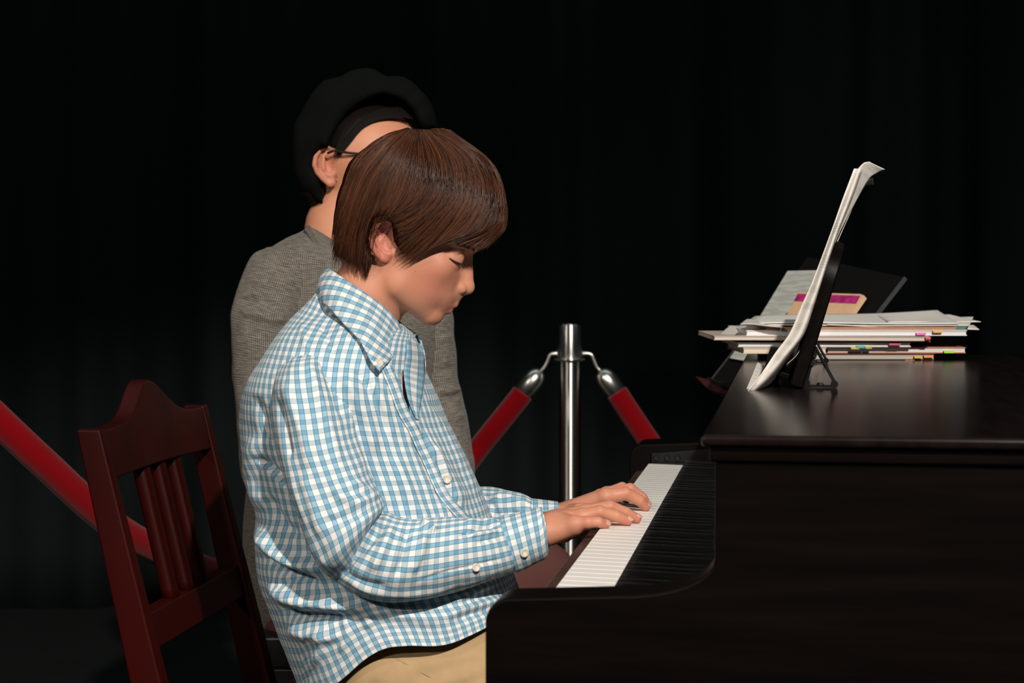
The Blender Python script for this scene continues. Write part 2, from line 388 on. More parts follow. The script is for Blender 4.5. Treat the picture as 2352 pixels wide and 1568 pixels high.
# ------------------------------------------------------------ signed distance sculpting
def smin(a, b, k):
    h = np.clip(0.5 + 0.5 * (b - a) / k, 0, 1); return b + (a - b) * h - k * h * (1 - h)
def smax(a, b, k): return -smin(-a, -b, k)
def sph(p, c, r): return np.linalg.norm(p - np.array(c, float), axis=1) - r
def rc(p, a, b, r1, r2):               # tapered capsule
    a = np.array(a, float); b = np.array(b, float); ba = b - a
    t = np.clip((p - a) @ ba / (ba @ ba), 0, 1); return np.linalg.norm(p - a - t[:, None] * ba, axis=1) - (r1 + (r2 - r1) * t)
def ell(p, c, f, u, rf, ru, rs):       # ellipsoid; f,u are 2d axes in the picture plane
    d = p - np.array(c, float); a = (d[:, 0] * f[0] + d[:, 1] * f[1]) / rf; b = (d[:, 0] * u[0] + d[:, 1] * u[1]) / ru; s = d[:, 2] / rs
    k0 = np.sqrt(a * a + b * b + s * s) + 1e-9; k1 = np.sqrt((a / rf) ** 2 + (b / ru) ** 2 + (s / rs) ** 2) + 1e-9
    return k0 * (k0 - 1) / k1
def sym(p): r = p.copy(); r[:, 2] = np.abs(r[:, 2]); return r

def snets(f, lo, hi, h):
    lo = np.array(lo, float); n = np.ceil((np.array(hi) - lo) / h).astype(int) + 1
    n = ((n + 3) // 4) * 4 + 1
    cn = (n - 1) // 4 + 1
    ax = [lo[i] + h * 4 * np.arange(cn[i]) for i in range(3)]
    G = np.stack(np.meshgrid(*ax, indexing='ij'), -1).reshape(-1, 3)
    cv = f(G).reshape(cn)
    big = np.abs(cv) < h * 4 * 1.9
    # block needs fine evaluation if any corner is near
    blk = np.zeros(cn - 1, bool)
    for dx in (0, 1):
        for dy in (0, 1):
            for dz in (0, 1): blk |= big[dx:dx + cn[0] - 1, dy:dy + cn[1] - 1, dz:dz + cn[2] - 1]
    vals = np.repeat(np.repeat(np.repeat(cv, 4, 0), 4, 1), 4, 2)[:n[0], :n[1], :n[2]].astype(np.float32)
    m = np.zeros(n, bool); bi = np.argwhere(blk)
    fine = np.repeat(np.repeat(np.repeat(blk, 4, 0), 4, 1), 4, 2)
    m[:-1, :-1, :-1] |= fine
    for a in (0, 1):
        for b in (0, 1):
            for c in (0, 1): m[a:n[0] - 1 + a, b:n[1] - 1 + b, c:n[2] - 1 + c] |= fine
    idx = np.argwhere(m); pts = lo + idx * h
    out = np.concatenate([f(pts[i:i + 400000]) for i in range(0, len(pts), 400000)])
    vals[m] = out
    S = vals < 0
    c8 = [S[a:n[0] - 1 + a, b:n[1] - 1 + b, c:n[2] - 1 + c] for a in (0, 1) for b in (0, 1) for c in (0, 1)]
    al = np.logical_and.reduce(c8); an = np.logical_or.reduce(c8); act = an & ~al
    ci = np.argwhere(act); vid = np.full(act.shape, -1); vid[act] = np.arange(len(ci))
    acc = np.zeros((len(ci), 3)); cnt = np.zeros(len(ci))
    cs = [(a, b, c) for a in (0, 1) for b in (0, 1) for c in (0, 1)]
    for p0 in cs:
        for axi in range(3):
            if p0[axi] == 1: continue
            p1 = list(p0); p1[axi] = 1
            v0 = vals[tuple((ci + p0).T)]; v1 = vals[tuple((ci + p1).T)]
            mm = (v0 < 0) != (v1 < 0); t = np.where(mm, v0 / np.where(mm, v0 - v1, 1), 0)
            e = np.array(p0, float)[None] + np.zeros((len(ci), 1)); e[:, axi] += t
            acc[mm] += e[mm]; cnt[mm] += 1
    V = lo + (ci + acc / np.maximum(cnt, 1)[:, None]) * h
    Q = []
    for axi in range(3):
        o1, o2 = (axi + 1) % 3, (axi + 2) % 3
        sl0 = [slice(1, n[k] - 1) for k in range(3)]; sl1 = list(sl0); sl0[axi] = slice(0, n[axi] - 1); sl1[axi] = slice(1, n[axi])
        e = S[tuple(sl0)] != S[tuple(sl1)]; ei = np.argwhere(e); sg = S[tuple(sl0)][e]
        base = ei.copy(); base[:, o1] += 1; base[:, o2] += 1
        def cell(d1, d2):
            b = base.copy(); b[:, o1] -= d1; b[:, o2] -= d2; return vid[tuple(b.T)]
        qd = np.stack([cell(0, 0), cell(1, 0), cell(1, 1), cell(0, 1)], 1)
        qd[~sg] = qd[~sg][:, ::-1]; Q.append(qd)
    Q = np.concatenate(Q); Q = Q[(Q >= 0).all(1)]
    # pull vertices onto the surface
    for _ in range(2):
        v = f(V); g = np.stack([f(V + np.eye(3)[k] * h * 0.4) - v for k in range(3)], 1) / (h * 0.4)
        st = (v / (np.sum(g * g, 1) + 1e-6))[:, None] * g
        ln = np.linalg.norm(st, axis=1); st *= np.minimum(1, 0.6 * h / (ln + 1e-9))[:, None]; V = V - st
    return V, Q
# ============================================================ the stage
FH = np.array([-math.sin(YAW), math.cos(YAW), 0.0])     # level forward direction
ZV = np.array([0, 0, 1.0])
def stage():
    m = MB(); m.box(-4.5, 4.5, -4, 7.2, -0.05, 0.0); o = m.build('floor', M['floor']); tag(o, kind='structure')
    nx, nz = 420, 24; V = []
    xs = np.linspace(-4.4, 4.4, nx); zs = np.linspace(0.0, 4.2, nz)
    fold_y = 0.05 * np.sin(xs * 9 + 1.3 * np.sin(xs * 2.1)) + 0.035 * np.sin(xs * 17.3 + 2) + 0.02 * np.sin(xs * 31 + np.sin(xs * 5))
    for z in zs:
        for x, fy in zip(xs, fold_y): V.append(RGT * x + FH * (5.6 + fy * (1 + 0.25 * math.sin(z * 0.8 + x))) + ZV * z)
    F_c = [(i * nx + j, i * nx + j + 1, (i + 1) * nx + j + 1, (i + 1) * nx + j) for i in range(nz - 1) for j in range(nx - 1)]
    o = meshobj('stage_curtain', V, F_c, M['curtain']); md = o.modifiers.new('s', 'SOLIDIFY'); md.thickness = 0.01
    tag(o, 'tall black pleated curtain hanging across the back of the stage', 'curtain')
stage()

# ============================================================ digital piano
ZT = 0.891; ZK = 0.735
def piano():
    kx0 = onz(1270.7, 1357, ZK)[0]; kn = onz(1270.7, 1357, ZK)[1]; kf = onz(1490.3, 1065, ZK)[1]
    xl = onz(1615, 990, ZT)[0]; yn = onz(1615, 990, ZT)[1]
    ynk = kf - 52 * 0.0235                                   # near end of the keyboard
    xb = xl + 0.385; yf = kf + 0.115
    print('piano', kx0, kn, kf, 'ynk', ynk, 'xl', xl, 'yn', yn, 'far kx', onz(1490.3, 1065, ZK)[0], 'xr', onz(2182, 844, ZT)[0])
    yn = min(yn, ynk - 0.07)
    root = empty('digital_piano', ((kx0 + xb) / 2, (yn + yf) / 2, 0), 'dark rosewood digital piano with its keyboard turned to the boy in the checked shirt', 'piano')
    # top board with a stepped moulding
    m = MB(); m.box(xl, xb, yn, yf, ZT - 0.009, ZT); top = m.build('top_board', M['woodtop'], root, bevel=0.003)
    m = MB(); m.box(xl + 0.006, xb - 0.004, yn + 0.006, yf - 0.006, ZT - 0.021, ZT - 0.009); m.build('moulding', M['wood'], root, bevel=0.002)
    px = xl + 0.010
    # near and far end panels with the arm (cheek) profile
    xa = onz(1093, 1400, 0.76)[0]
    def side(y0, y1, name, rise=0.0):
        z1 = 0.762; r = 0.020
        pts = [(xa, 0.645), (xa, z1 - r)]
        for t in np.linspace(0, 1, 7)[1:]: pts.append((xa + r - r * math.cos(t * math.pi / 2), z1 - r + r * math.sin(t * math.pi / 2)))
        pts += [(px - 0.075, z1 + 0.004)]
        for t in np.linspace(0, 1, 9)[1:]: pts.append((px - 0.075 + 0.075 * math.sin(t * math.pi / 2), z1 + 0.004 + (0.03 + rise) * (1 - math.cos(t * math.pi / 2))))
        pts += [(px, ZT - 0.021), (xb - 0.01, ZT - 0.021), (xb - 0.01, 0.0), (px + 0.03, 0.0), (px + 0.03, 0.56), (px, 0.62), (px - 0.02, 0.645)]
        m = MB(); m.prism([np.array([x, 0, z]) for x, z in pts], np.array([0, y0, 0]), np.array([0, y1, 0]))
        return m.build(name, M['wood'], root, bevel=0.0025)
    side(yn + 0.010, ynk - 0.012, 'end_panel'); side(kf + 0.012, yf - 0.010, 'end_panel')
    # far arm rises to the top like a frame (seen beyond the keys)
    m = MB(); m.box(kx0 - 0.006, px + 0.16, ynk - 0.012, kf + 0.012, 0.652, 0.705); m.build('keybed', M['wood'], root, bevel=0.002)
    xs = onz(1246, 1355, 0.724)[0]
    m = MB(); m.box(xs, kx0 - 0.004, ynk - 0.012, kf + 0.012, 0.655, 0.724); m.build('key_slip', M['slip'], root, bevel=0.0015)
    # end blocks either side of the keys
    for y0, y1 in ((ynk - 0.012, ynk - 0.0015), (kf + 0.0015, kf + 0.012)):
        m = MB(); m.box(kx0 + 0.004, px + 0.11, y0, y1, 0.70, 0.737); m.build('key_block', M['blackplastic'], root, bevel=0.001)
    # name board / control strip behind the keys
    xk = kx0 + 0.150
    m = MB(); m.prism([np.array(p) for p in ((xk, 0, 0.70), (xk, 0, 0.752), (xk + 0.02, 0, 0.775), (px + 0.012, 0, 0.80), (xb - 0.03, 0, 0.80), (xb - 0.03, 0, 0.70))], np.array([0, ynk - 0.012, 0]), np.array([0, kf + 0.012, 0]))
    nb = m.build('control_panel', M['blackplastic'], root, bevel=0.001)
    # small side panel with buttons on the far arm
    m = MB(); m.prism([np.array(p) for p in ((kx0 + 0.004, 0, 0.737), (kx0 + 0.004, 0, 0.750), (kx0 + 0.03, 0, 0.752), (px + 0.05, 0, 0.768), (px + 0.05, 0, 0.737))], np.array([0, kf + 0.003, 0]), np.array([0, kf + 0.012, 0]))
    sp = m.build('side_plate', M['blackplastic'], root, bevel=0.001)
    for k, x in enumerate((1506, 1532, 1556)):
        c = onz(x, 1057, 0.741); m = MB(); m.lathe([(0.0, -0.001), (0.0042, -0.001), (0.0042, 0.002), (0.003, 0.003), (0, 0.003)], (c[0], kf + 0.0025, 0.7435), (0, -1, 0), 14); m.build('button', M['black_metal'], sp)
    # back panel, legs, brace, pedals
    m = MB(); m.box(xb - 0.03, xb - 0.012, ynk - 0.01, kf + 0.01, 0.25, ZT - 0.022); m.build('back_panel', M['wood'], root)
    m = MB(); m.box(px + 0.10, px + 0.125, ynk - 0.01, kf + 0.01, 0.06, 0.20); rail = m.build('pedal_rail', M['wood'], root, bevel=0.002)
    for dy in (-0.09, 0, 0.09):
        m = MB(); m.box(px + 0.02, px + 0.10, (ynk + kf) / 2 + dy - 0.011, (ynk + kf) / 2 + dy + 0.011, 0.065, 0.075); m.build('pedal', M['steel2'], rail, bevel=0.003)
    # keys: white notes tilt very slightly down towards the back
    tl = math.tan(math.radians(1.6))
    kmes = {}
    pat = [0, 2, 4, 5, 7, 9, 11]
    n = 0; y = ynk
    # from the near (treble) end: C8, B7, A7 ...
    names = []; seq = [0] + [11, 9, 7, 5, 4, 2, 0] * 7 + [11, 9]
    def keymesh(L, w, h, r, black):
        m = MB()
        if not black: m.box(0, L, -w / 2, w / 2, -h, 0)
        else:
            c = [(0.0, -w / 2, -h), (L, -w / 2, -h), (L, w / 2, -h), (0.0, w / 2, -h), (0.006, -w / 2 + 0.001, 0), (L, -w / 2 + 0.001, 0), (L, w / 2 - 0.001, 0), (0.006, w / 2 - 0.001, 0)]
            m.hexa([np.array(k) for k in c])
        return m
    protoW = keymesh(0.148, 0.0226, 0.020, 0.001, False).build('white_key', M['wkey'], None, bevel=0.0007)
    protoB = keymesh(0.098, 0.0105, 0.0125, 0.001, True).build('black_key', M['bkey'], None, bevel=0.0012)
    rl = Vector(root.location)
    pw = [0]; first = {'w': True, 'b': True}
    def put(proto, key, loc, rot=tl):
        o = proto if first[key] else proto.copy()
        if not first[key]: COL.objects.link(o)
        first[key] = False
        o.parent = root; o.location = Vector(loc) - rl; o.rotation_euler = (0, rot, 0); return o
    pressed = {}
    for i, s in enumerate(seq):
        yc = ynk + (i + 0.5) * 0.0235
        put(protoW, 'w', (kx0, yc, ZK + 0.0005), tl)
        # the black key below (flatter than) this note lies between it and the next one
        if s in (2, 4, 7, 9, 11):
            if i + 1 < len(seq): put(protoB, 'b', (kx0 + 0.0495, yc + 0.01175, ZK + 0.0095), math.tan(math.radians(2.2)))
    # music rest
    ang = math.atan2(88, 300); 
    b0 = onz(1822, 893, ZT); yr0 = b0[1]; yr1 = onz(1880, 832, ZT)[1] + 0.02
    xr = b0[0] - 0.004; t = 0.0145; Lr = 0.150
    dx, dz = math.sin(ang), math.cos(ang); d = np.array([dx, 0, dz]); nn = np.array([dz, 0, -dx])
    # board outline in its own plane (s along y, r up): top corners rounded
    Lr = 0.158; R = 0.045; s0, s1 = 0.0, yr1 - yr0
    out = [(s0, 0)] 
    for k in np.linspace(0, 1, 9): out.append((s0 + R - R * math.cos(k * math.pi / 2), Lr - R + R * math.sin(k * math.pi / 2)))
    for k in np.linspace(0, 1, 9): out.append((s1 - R + R * math.sin(k * math.pi / 2), Lr - R + R * math.cos(k * math.pi / 2)))
    out.append((s1, 0))
    base = np.array([xr, yr0, ZT + 0.004])
    m = MB(); m.prism([base + np.array([0, s, 0]) + d * r for s, r in out], nn * 0.0, nn * t); rest = m.build('music_rest', M['wood'], root, bevel=0.002)
    m = MB(); m.prism([base + np.array([0, s, 0]) + d * 0.004 for s in (0.02, s1 - 0.02)] + [base + np.array([0, s, 0]) + d * 0.004 - nn * 0.03 for s in (s1 - 0.02, 0.02)], d * 0, d * 0.006); m.build('ledge', M['wood'], rest, bevel=0.001)
    for yy in (yr0 + 0.028, yr1 - 0.05):
        A = base + np.array([0, yy - yr0, 0]) + nn * t; up = A + d * 0.045; foot = np.array([A[0] + 0.033, yy, ZT + 0.004]); hinge = np.array([A[0] + 0.003, yy, ZT + 0.005])
        m = MB(); m.tube([hinge, up], 0.0022, 8); m.tube([up, foot + np.array([0, 0, 0.002])], 0.0017, 8); m.box(hinge[0], foot[0], yy - 0.006, yy + 0.006, ZT + 0.0005, ZT + 0.003)
        for c, r in ((hinge, 0.0045), (foot, 0.0038)):
            m.lathe([(0, -0.007), (r, -0.007), (r, 0.007), (0, 0.007)], c, (0, 1, 0), 14)
        for c in (A + d * 0.027 + nn * 0.001, A + d * 0.036 + nn * 0.001): m.lathe([(0, 0), (0.0045, 0), (0.0035, 0.003), (0, 0.0035)], c, nn, 12)
        m.lathe([(0, 0), (0.004, 0), (0.003, 0.002), (0, 0.0025)], (A[0] + 0.018, yy, ZT + 0.003), (0, 0, 1), 12)
        m.build('bracket', M['black_metal'], rest)
    return dict(kx0=kx0, kf=kf, ynk=ynk, xl=xl, xb=xb, yn=yn, yf=yf, px=px, base=base, d=d, nn=nn, s1=s1)
PI_ = piano()

# ============================================================ sheets of music on the rest
def notation(name):
    m, nt, b = newmat(name); L = nt.links
    uv = nt.nodes.new('ShaderNodeUVMap'); uv.uv_map = 'UVMap'; sp = nt.nodes.new('ShaderNodeSeparateXYZ'); L.new(uv.outputs[0], sp.inputs[0])
    v = sp.outputs[1]; u = sp.outputs[0]
    sysf = math_node(nt, 'FRACT', math_node(nt, 'MULTIPLY', v, 11.0))
    st = math_node(nt, 'MULTIPLY', math_node(nt, 'GREATER_THAN', sysf, 0.30), math_node(nt, 'LESS_THAN', sysf, 0.72))
    ln = math_node(nt, 'LESS_THAN', math_node(nt, 'FRACT', math_node(nt, 'MULTIPLY', sysf, 12.0)), 0.13)
    line = math_node(nt, 'MULTIPLY', math_node(nt, 'MULTIPLY', st, ln), 0.45)
    bars = math_node(nt, 'LESS_THAN', math_node(nt, 'FRACT', math_node(nt, 'MULTIPLY', u, 34.0)), 0.14)
    vo = nt.nodes.new('ShaderNodeTexNoise'); vo.inputs['Scale'].default_value = 9; L.new(uv.outputs[0], vo.inputs['Vector'])
    on = math_node(nt, 'GREATER_THAN', vo.outputs[0], 0.50)
    s2 = math_node(nt, 'MULTIPLY', math_node(nt, 'GREATER_THAN', sysf, 0.36), math_node(nt, 'LESS_THAN', sysf, 0.66))
    notes = math_node(nt, 'MULTIPLY', math_node(nt, 'MULTIPLY', bars, on), math_node(nt, 'MULTIPLY', s2, 0.85))
    mg = math_node(nt, 'MULTIPLY', math_node(nt, 'MULTIPLY', math_node(nt, 'GREATER_THAN', u, 0.04), math_node(nt, 'LESS_THAN', u, 0.93)), math_node(nt, 'MULTIPLY', math_node(nt, 'GREATER_THAN', v, 0.05), math_node(nt, 'LESS_THAN', v, 0.93)))
    ink = math_node(nt, 'MULTIPLY', math_node(nt, 'MAXIMUM', line, notes), mg)
    mx = nt.nodes.new('ShaderNodeMix'); mx.data_type = 'RGBA'; mx.inputs[6].default_value = (0.62, 0.59, 0.54, 1); mx.inputs[7].default_value = (0.05, 0.045, 0.045, 1)
    L.new(ink, mx.inputs[0]); L.new(mx.outputs[2], b.inputs['Base Color']); b.inputs['Roughness'].default_value = 0.85
    return m
M['music'] = notation('printed_music')
def sheet(name, near, far, label, m=None, cat='sheet music', group=None, thick=0.0006, nv=30, nu=16):
    """near/far: edge curves [(px,py,D)...] from bottom to top of the page"""
    A = np.array([P(*p) for p in near]); B = np.array([P(*p) for p in far])
    a = cr(A, np.linspace(0, len(A) - 1, nv)); b = cr(B, np.linspace(0, len(B) - 1, nv))
    V = []; UV = []
    for i in range(nv):
        for j in range(nu):
            t = j / (nu - 1); V.append(a[i] * (1 - t) + b[i] * t); UV.append((t, i / (nv - 1)))
    Fc = [(i * nu + j, i * nu + j + 1, (i + 1) * nu + j + 1, (i + 1) * nu + j) for i in range(nv - 1) for j in range(nu - 1)]
    c = a[0]; e = empty(name, c, label, cat, group) if False else None
    o = meshobj(name, V, Fc, m or M['music'], None, uv=UV)
    o.data.transform(Matrix.Translation(-Vector(a[0]))); o.location = a[0]
    md = o.modifiers.new('s', 'SOLIDIFY'); md.thickness = thick; md.offset = 0
    tag(o, label, cat, group); return o
def bedge(y): return 1813 + (893 - y) * 0.300
def sheetc(name, cols, label, m=None, cat='sheet music', thick=0.0006, nv=46, nu=22):
    """cols: edge curves of equal length from the nearest edge to the furthest"""
    C_ = np.array([[P(*p) for p in c] for c in cols]); rows = np.stack([cr(c, np.linspace(0, len(c) - 1, nv)) for c in C_], 0)
    V = []; UV = []; cc = np.concatenate([[0], np.cumsum([np.linalg.norm(rows[k + 1, nv // 2] - rows[k, nv // 2]) for k in range(len(cols) - 1)])]); cc /= cc[-1]
    tt = np.linspace(0, len(cols) - 1, nu)
    for i in range(nv):
        r = cr(rows[:, i], tt)
        for j in range(nu): V.append(r[j]); UV.append((j / (nu - 1), i / (nv - 1)))
    o = meshobj(name, V, [(i * nu + j, i * nu + j + 1, (i + 1) * nu + j + 1, (i + 1) * nu + j) for i in range(nv - 1) for j in range(nu - 1)], m or M['music'], None, uv=UV)
    a = V[0]; o.data.transform(Matrix.Translation(-Vector(a))); o.location = a; md = o.modifiers.new('s', 'SOLIDIFY'); md.thickness = thick; md.offset = 0
    return tag(o, label, cat)
def fr(y, D, dx=0): return (1821 + (bedge(y) - 1821) * 1.95 / D + dx, 622 + (y - 622) * 1.95 / D, D)
n1 = [(1716, 899, 1.925), (1747, 860, 1.93), (1782, 808, 1.935), (1814, 764, 1.935), (1841, 701, 1.935), (1866, 645, 1.935), (1905, 542, 1.94), (1936, 455, 1.94), (1962, 387, 1.94)]
m1 = [(1736, 902, 1.95), (1772, 868, 1.947), (1813, 815, 1.944), (1846, 768, 1.944), (bedge(704) - 1, 704, 1.944), (bedge(648), 648, 1.944), (1922, 542, 1.95), (1957, 455, 1.955), (1981, 388, 1.96)]
f1 = [(1752, 903, 2.08), (1790, 868, 2.10), fr(820, 2.16, -16), fr(770, 2.18, -14), fr(704, 2.18, -13), fr(648, 2.18, -13), (1918, 540, 2.18), (1952, 455, 2.18), (1976, 390, 2.18)]
sheetc('sheet_music', [n1, m1, f1], 'printed music page curling forward at its foot, front one on the music rest')
n2 = [(1806, 838, 1.962), (bedge(800) - 2, 800, 1.955), (bedge(700) - 2, 700, 1.952), (1895, 600, 1.955), (1916, 520, 1.965), (1940, 450, 1.97), (1966, 396, 1.975), (1983, 375, 1.98), (1996, 371, 1.985)]
m2 = [(1812, 842, 1.985), (bedge(800) - 1, 802, 1.962), (bedge(700) - 1, 702, 1.958), (1903, 598, 1.965), (1928, 536, 1.98), (1961, 473, 1.99), (1994, 414, 1.995), (2014, 398, 2.0), (2033, 389, 2.0)]
sheetc('sheet_music', [n2, m2], 'printed music page whose top corner curls over backwards above the music rest', nu=12)
sheetc('sheet_music', [[(1905, 600, 2.02), (1930, 540, 2.02), (1962, 470, 2.02), (1990, 420, 2.02), (1999, 412, 2.015), (2004, 409, 2.01)], [fr(600, 2.3, -2), fr(540, 2.3, 6), (1955, 480, 2.3), (1985, 430, 2.2), (1997, 424, 2.12), (2006, 424, 2.05)]], 'rearmost music page against the rest, only a curled corner showing near its top', nu=12)
def sheet(name, near, far, label, cat='sheet music'): return sheetc(name, [near, far], label, cat=cat, nu=10)
# ============================================================ the pile of books at the far end of the piano top
def slab(name, x0, x1, yt, yb, D, depth, label, pages=(0.74, 0.72, 0.70), cover=(0.5, 0.45, 0.4), rot=0.0, ct=0.0014, tabs=(), open_=False, wob=0.0, group=None, cat='book'):
    """book lying flat: x0..x1 its near edge, yt..yb the thickness of that edge"""
    a = P(x0, yb, D); b = P(x1, yb, D); h = (yb - yt) * D / F_; ex = (b - a); L = np.linalg.norm(ex[:2]); ex = np.array([ex[0], ex[1], 0]) / L
    c, s = math.cos(rot), math.sin(rot); ex = np.array([ex[0] * c - ex[1] * s, ex[0] * s + ex[1] * c, 0]); ey = np.array([-ex[1], ex[0], 0])
    z0 = a[2]; R = np.stack([ex, ey, ZV], 1); o = np.array([a[0], a[1], z0])
    e = empty(name, o, label, cat, group)
    pm = mat('page_edges', pages, 0.85, spec=0.2, noise=0.16, nscale=1.0, stretch=(3, 3, 900)); cm = mat('book_cover', cover, 0.45, spec=0.4)
    def wbox(xa, xb, ya, yb_, za, zb):
        m = MB(); n = 14; V = []; 
        for i in range(n + 1):
            x = xa + (xb - xa) * i / n; w = wob * math.sin(3.1 * x / L + 1.0 + wob * 900)
            for yy, zz in ((ya, za), (yb_, za), (yb_, zb), (ya, zb)): V.append(o + R @ np.array([x, yy, zz + w]))
        Fc = [(4 * i + k, 4 * i + (k + 1) % 4, 4 * i + 4 + (k + 1) % 4, 4 * i + 4 + k) for i in range(n) for k in range(4)] + [(3, 2, 1, 0), (4 * n, 4 * n + 1, 4 * n + 2, 4 * n + 3)]
        m.add(V, Fc); return m
    wbox(0.001, L - 0.001, 0.001, depth - 0.001, min(ct, h * 0.3), h - min(ct, h * 0.3)).build('pages', pm, e)
    m1 = wbox(0, L, 0, depth, 0, min(ct, h * 0.3)); 
    m2 = wbox(0, L, 0, depth, h - min(ct, h * 0.3), h); m1.add(m2.v, m2.f); m1.build('cover', cm, e)
    for tx0, tx1, tz, tc in tabs:
        k0 = (tx0 - x0) * D / F_; k1 = (tx1 - x0) * D / F_; m = MB(); zz = h * tz
        m.add([o + R @ np.array(v) for v in ((k0, 0.01, zz), (k1, 0.01, zz), (k1, -0.004, zz - 0.0002), (k1 - 0.001, -0.0052, zz - 0.003), (k0 + 0.0005, -0.0052, zz - 0.003), (k0, -0.004, zz - 0.0002))], [(0, 1, 2, 5), (5, 2, 3, 4)])
        tb = m.build('page_tab', mat('tab', tc, 0.6), e); md = tb.modifiers.new('s', 'SOLIDIFY'); md.thickness = 0.0004
    return e
Dp = 2.58
slab('book', 1782, 2146, 812, 826.8, Dp, 0.20, 'lowest dark-covered book of the pile, orange page tabs at its right end', (0.50, 0.44, 0.38), (0.03, 0.02, 0.02), tabs=((2078, 2100, 0.05, (0.75, 0.16, 0.03)), (2098, 2117, 0.65, (0.62, 0.38, 0.03)), (2120, 2143, 0.75, (0.8, 0.22, 0.08))))
slab('book', 1900, 2218, 797, 811, Dp + .01, 0.20, 'white-edged book jutting out right with a bright green page tab', (0.72, 0.69, 0.66), (0.5, 0.2, 0.12), tabs=((2166, 2189, 0.4, (0.30, 0.62, 0.0)),))
slab('book', 1707, 1898, 798, 812, Dp, 0.19, 'cream-edged booklet sticking out left near the bottom of the pile', (0.74, 0.63, 0.48), (0.66, 0.56, 0.45))
slab('book', 1695, 2092, 786.5, 797, Dp, 0.21, 'white-edged book in the lower middle of the pile with teal and olive tabs', (0.76, 0.74, 0.74), (0.60, 0.58, 0.58), tabs=((2040, 2068, 0.9, (0.45, 0.03, 0.16)), (1966, 1986, 0.3, (0.05, 0.35, 0.33)), (1986, 2002, 0.15, (0.36, 0.34, 0.02)), (1953, 1973, 0.05, (0.6, 0.36, 0.02))))
slab('book', 1640, 2136, 772, 782, Dp - .01, 0.22, 'long thin cream-edged album reaching furthest left in the pile', (0.66, 0.58, 0.50), (0.55, 0.46, 0.40), ct=0.0012, wob=0.0006, tabs=((2124, 2137, 0.8, (0.8, 0.03, 0.06)),))
slab('book', 1790, 2138, 782, 786, Dp - .004, 0.20, 'thin maroon booklet pressed beneath the long cream album', (0.2, 0.03, 0.05), (0.14, 0.010, 0.022))
slab('book', 1714, 2221, 758, 771, Dp, 0.22, 'thick white-paged book under the loose sheets with pink and amber tabs', (0.80, 0.79, 0.80), (0.74, 0.72, 0.72), tabs=((2103, 2126, 0.55, (0.78, 0.14, 0.45)), (2141, 2164, 0.95, (0.75, 0.42, 0.08))))
slab('book', 1760, 2196, 751, 757.5, Dp, 0.21, 'thin peach-coloured booklet just under the loose white sheets', (0.55, 0.33, 0.22), (0.60, 0.34, 0.22))
slab('book', 2192, 2219, 750, 757.5, Dp + .005, 0.17, 'narrow teal booklet end at the right of the pile', (0.10, 0.24, 0.20), (0.12, 0.28, 0.24)) 
def loose(corners, label, m=M['paper'], curl=0.004, ph=0.0, name='loose_sheet'):
    C4 = [P(*c) for c in corners]; n = 18; V = []; UV = []
    for i in range(n):
        for j in range(n):
            s, t = i / (n - 1), j / (n - 1); p = (C4[0] * (1 - s) + C4[1] * s) * (1 - t) + (C4[3] * (1 - s) + C4[2] * s) * t
            V.append(p + ZV * curl * (math.sin(s * 7 + ph) * 0.35 + math.sin(s * 3.1 + t * 2 + ph) * 0.65)); UV.append((s, t))
    o = meshobj(name, V, [(i * n + j, (i + 1) * n + j, (i + 1) * n + j + 1, i * n + j + 1) for i in range(n - 1) for j in range(n - 1)], m, None, uv=UV)
    c = Vector(C4[0]); o.data.transform(Matrix.Translation(-c)); o.location = c
    md = o.modifiers.new('s', 'SOLIDIFY'); md.thickness = 0.0012; md.offset = 0
    return tag(o, label, 'sheet of paper')
loose([(1740, 749, 2.585), (2226, 747, 2.585), (2236, 728, 2.80), (1760, 733, 2.80)], 'white sheet spread across the pile just above the peach booklet', curl=0.0015, ph=1)
loose([(1900, 747, 2.58), (2249, 756, 2.60), (2215, 731, 2.78), (1890, 732, 2.80)], 'loose white sheet whose right corner droops past the pile', curl=0.001, ph=2)
loose([(2040, 741, 2.60), (2253, 739, 2.66), (2180, 722, 2.84), (2010, 724, 2.84)], 'loose white sheet with a pointed corner furthest right on the pile', curl=0.001, ph=0.5)
loose([(1712, 744, 2.60), (2205, 744, 2.585), (2152, 711, 2.88), (1735, 728, 2.86)], 'topmost broad white sheet lying over the whole pile', curl=0.0022, ph=0.2)
loose([(1640, 779, 2.60), (1712, 771, 2.59), (1722, 752, 2.72), (1678, 749, 2.72)], 'printed music page poking out at the left end of the pile', M['music'], curl=0.0015)
loose([(1700, 745, 2.57), (1800, 752, 2.56), (1770, 739, 2.66), (1716, 735, 2.66)], 'dog-eared printed page at the top left of the pile', M['music'], curl=0.002)
# crumpled music strip at the foot of the rest
sheet('music_strip', [(1711, 901, 1.935), (1722, 875, 2.0), (1740, 832, 2.12)], [(1737, 904, 1.95), (1748, 880, 2.02), (1760, 842, 2.14)], 'narrow strip of staff paper leaning at the lower left of the rest', cat='sheet music')
# white rubber
m = MB(); c = onz(1834, 828, ZT); m.lathe([(0, 0), (0.011, 0), (0.011, 0.008), (0.010, 0.009), (0.011, 0.011), (0.010, 0.018), (0.008, 0.020), (0.009, 0.024), (0.005, 0.030), (0, 0.031)], c, (0, 0, 1), 20)
o = m.build('metronome_knob', mat('ivory_knob', (0.5, 0.42, 0.32), 0.5), None, smooth=True); o.name = 'ornament'; tag(o, 'small ribbed cream ornament between the music rest and the pile', 'ornament')

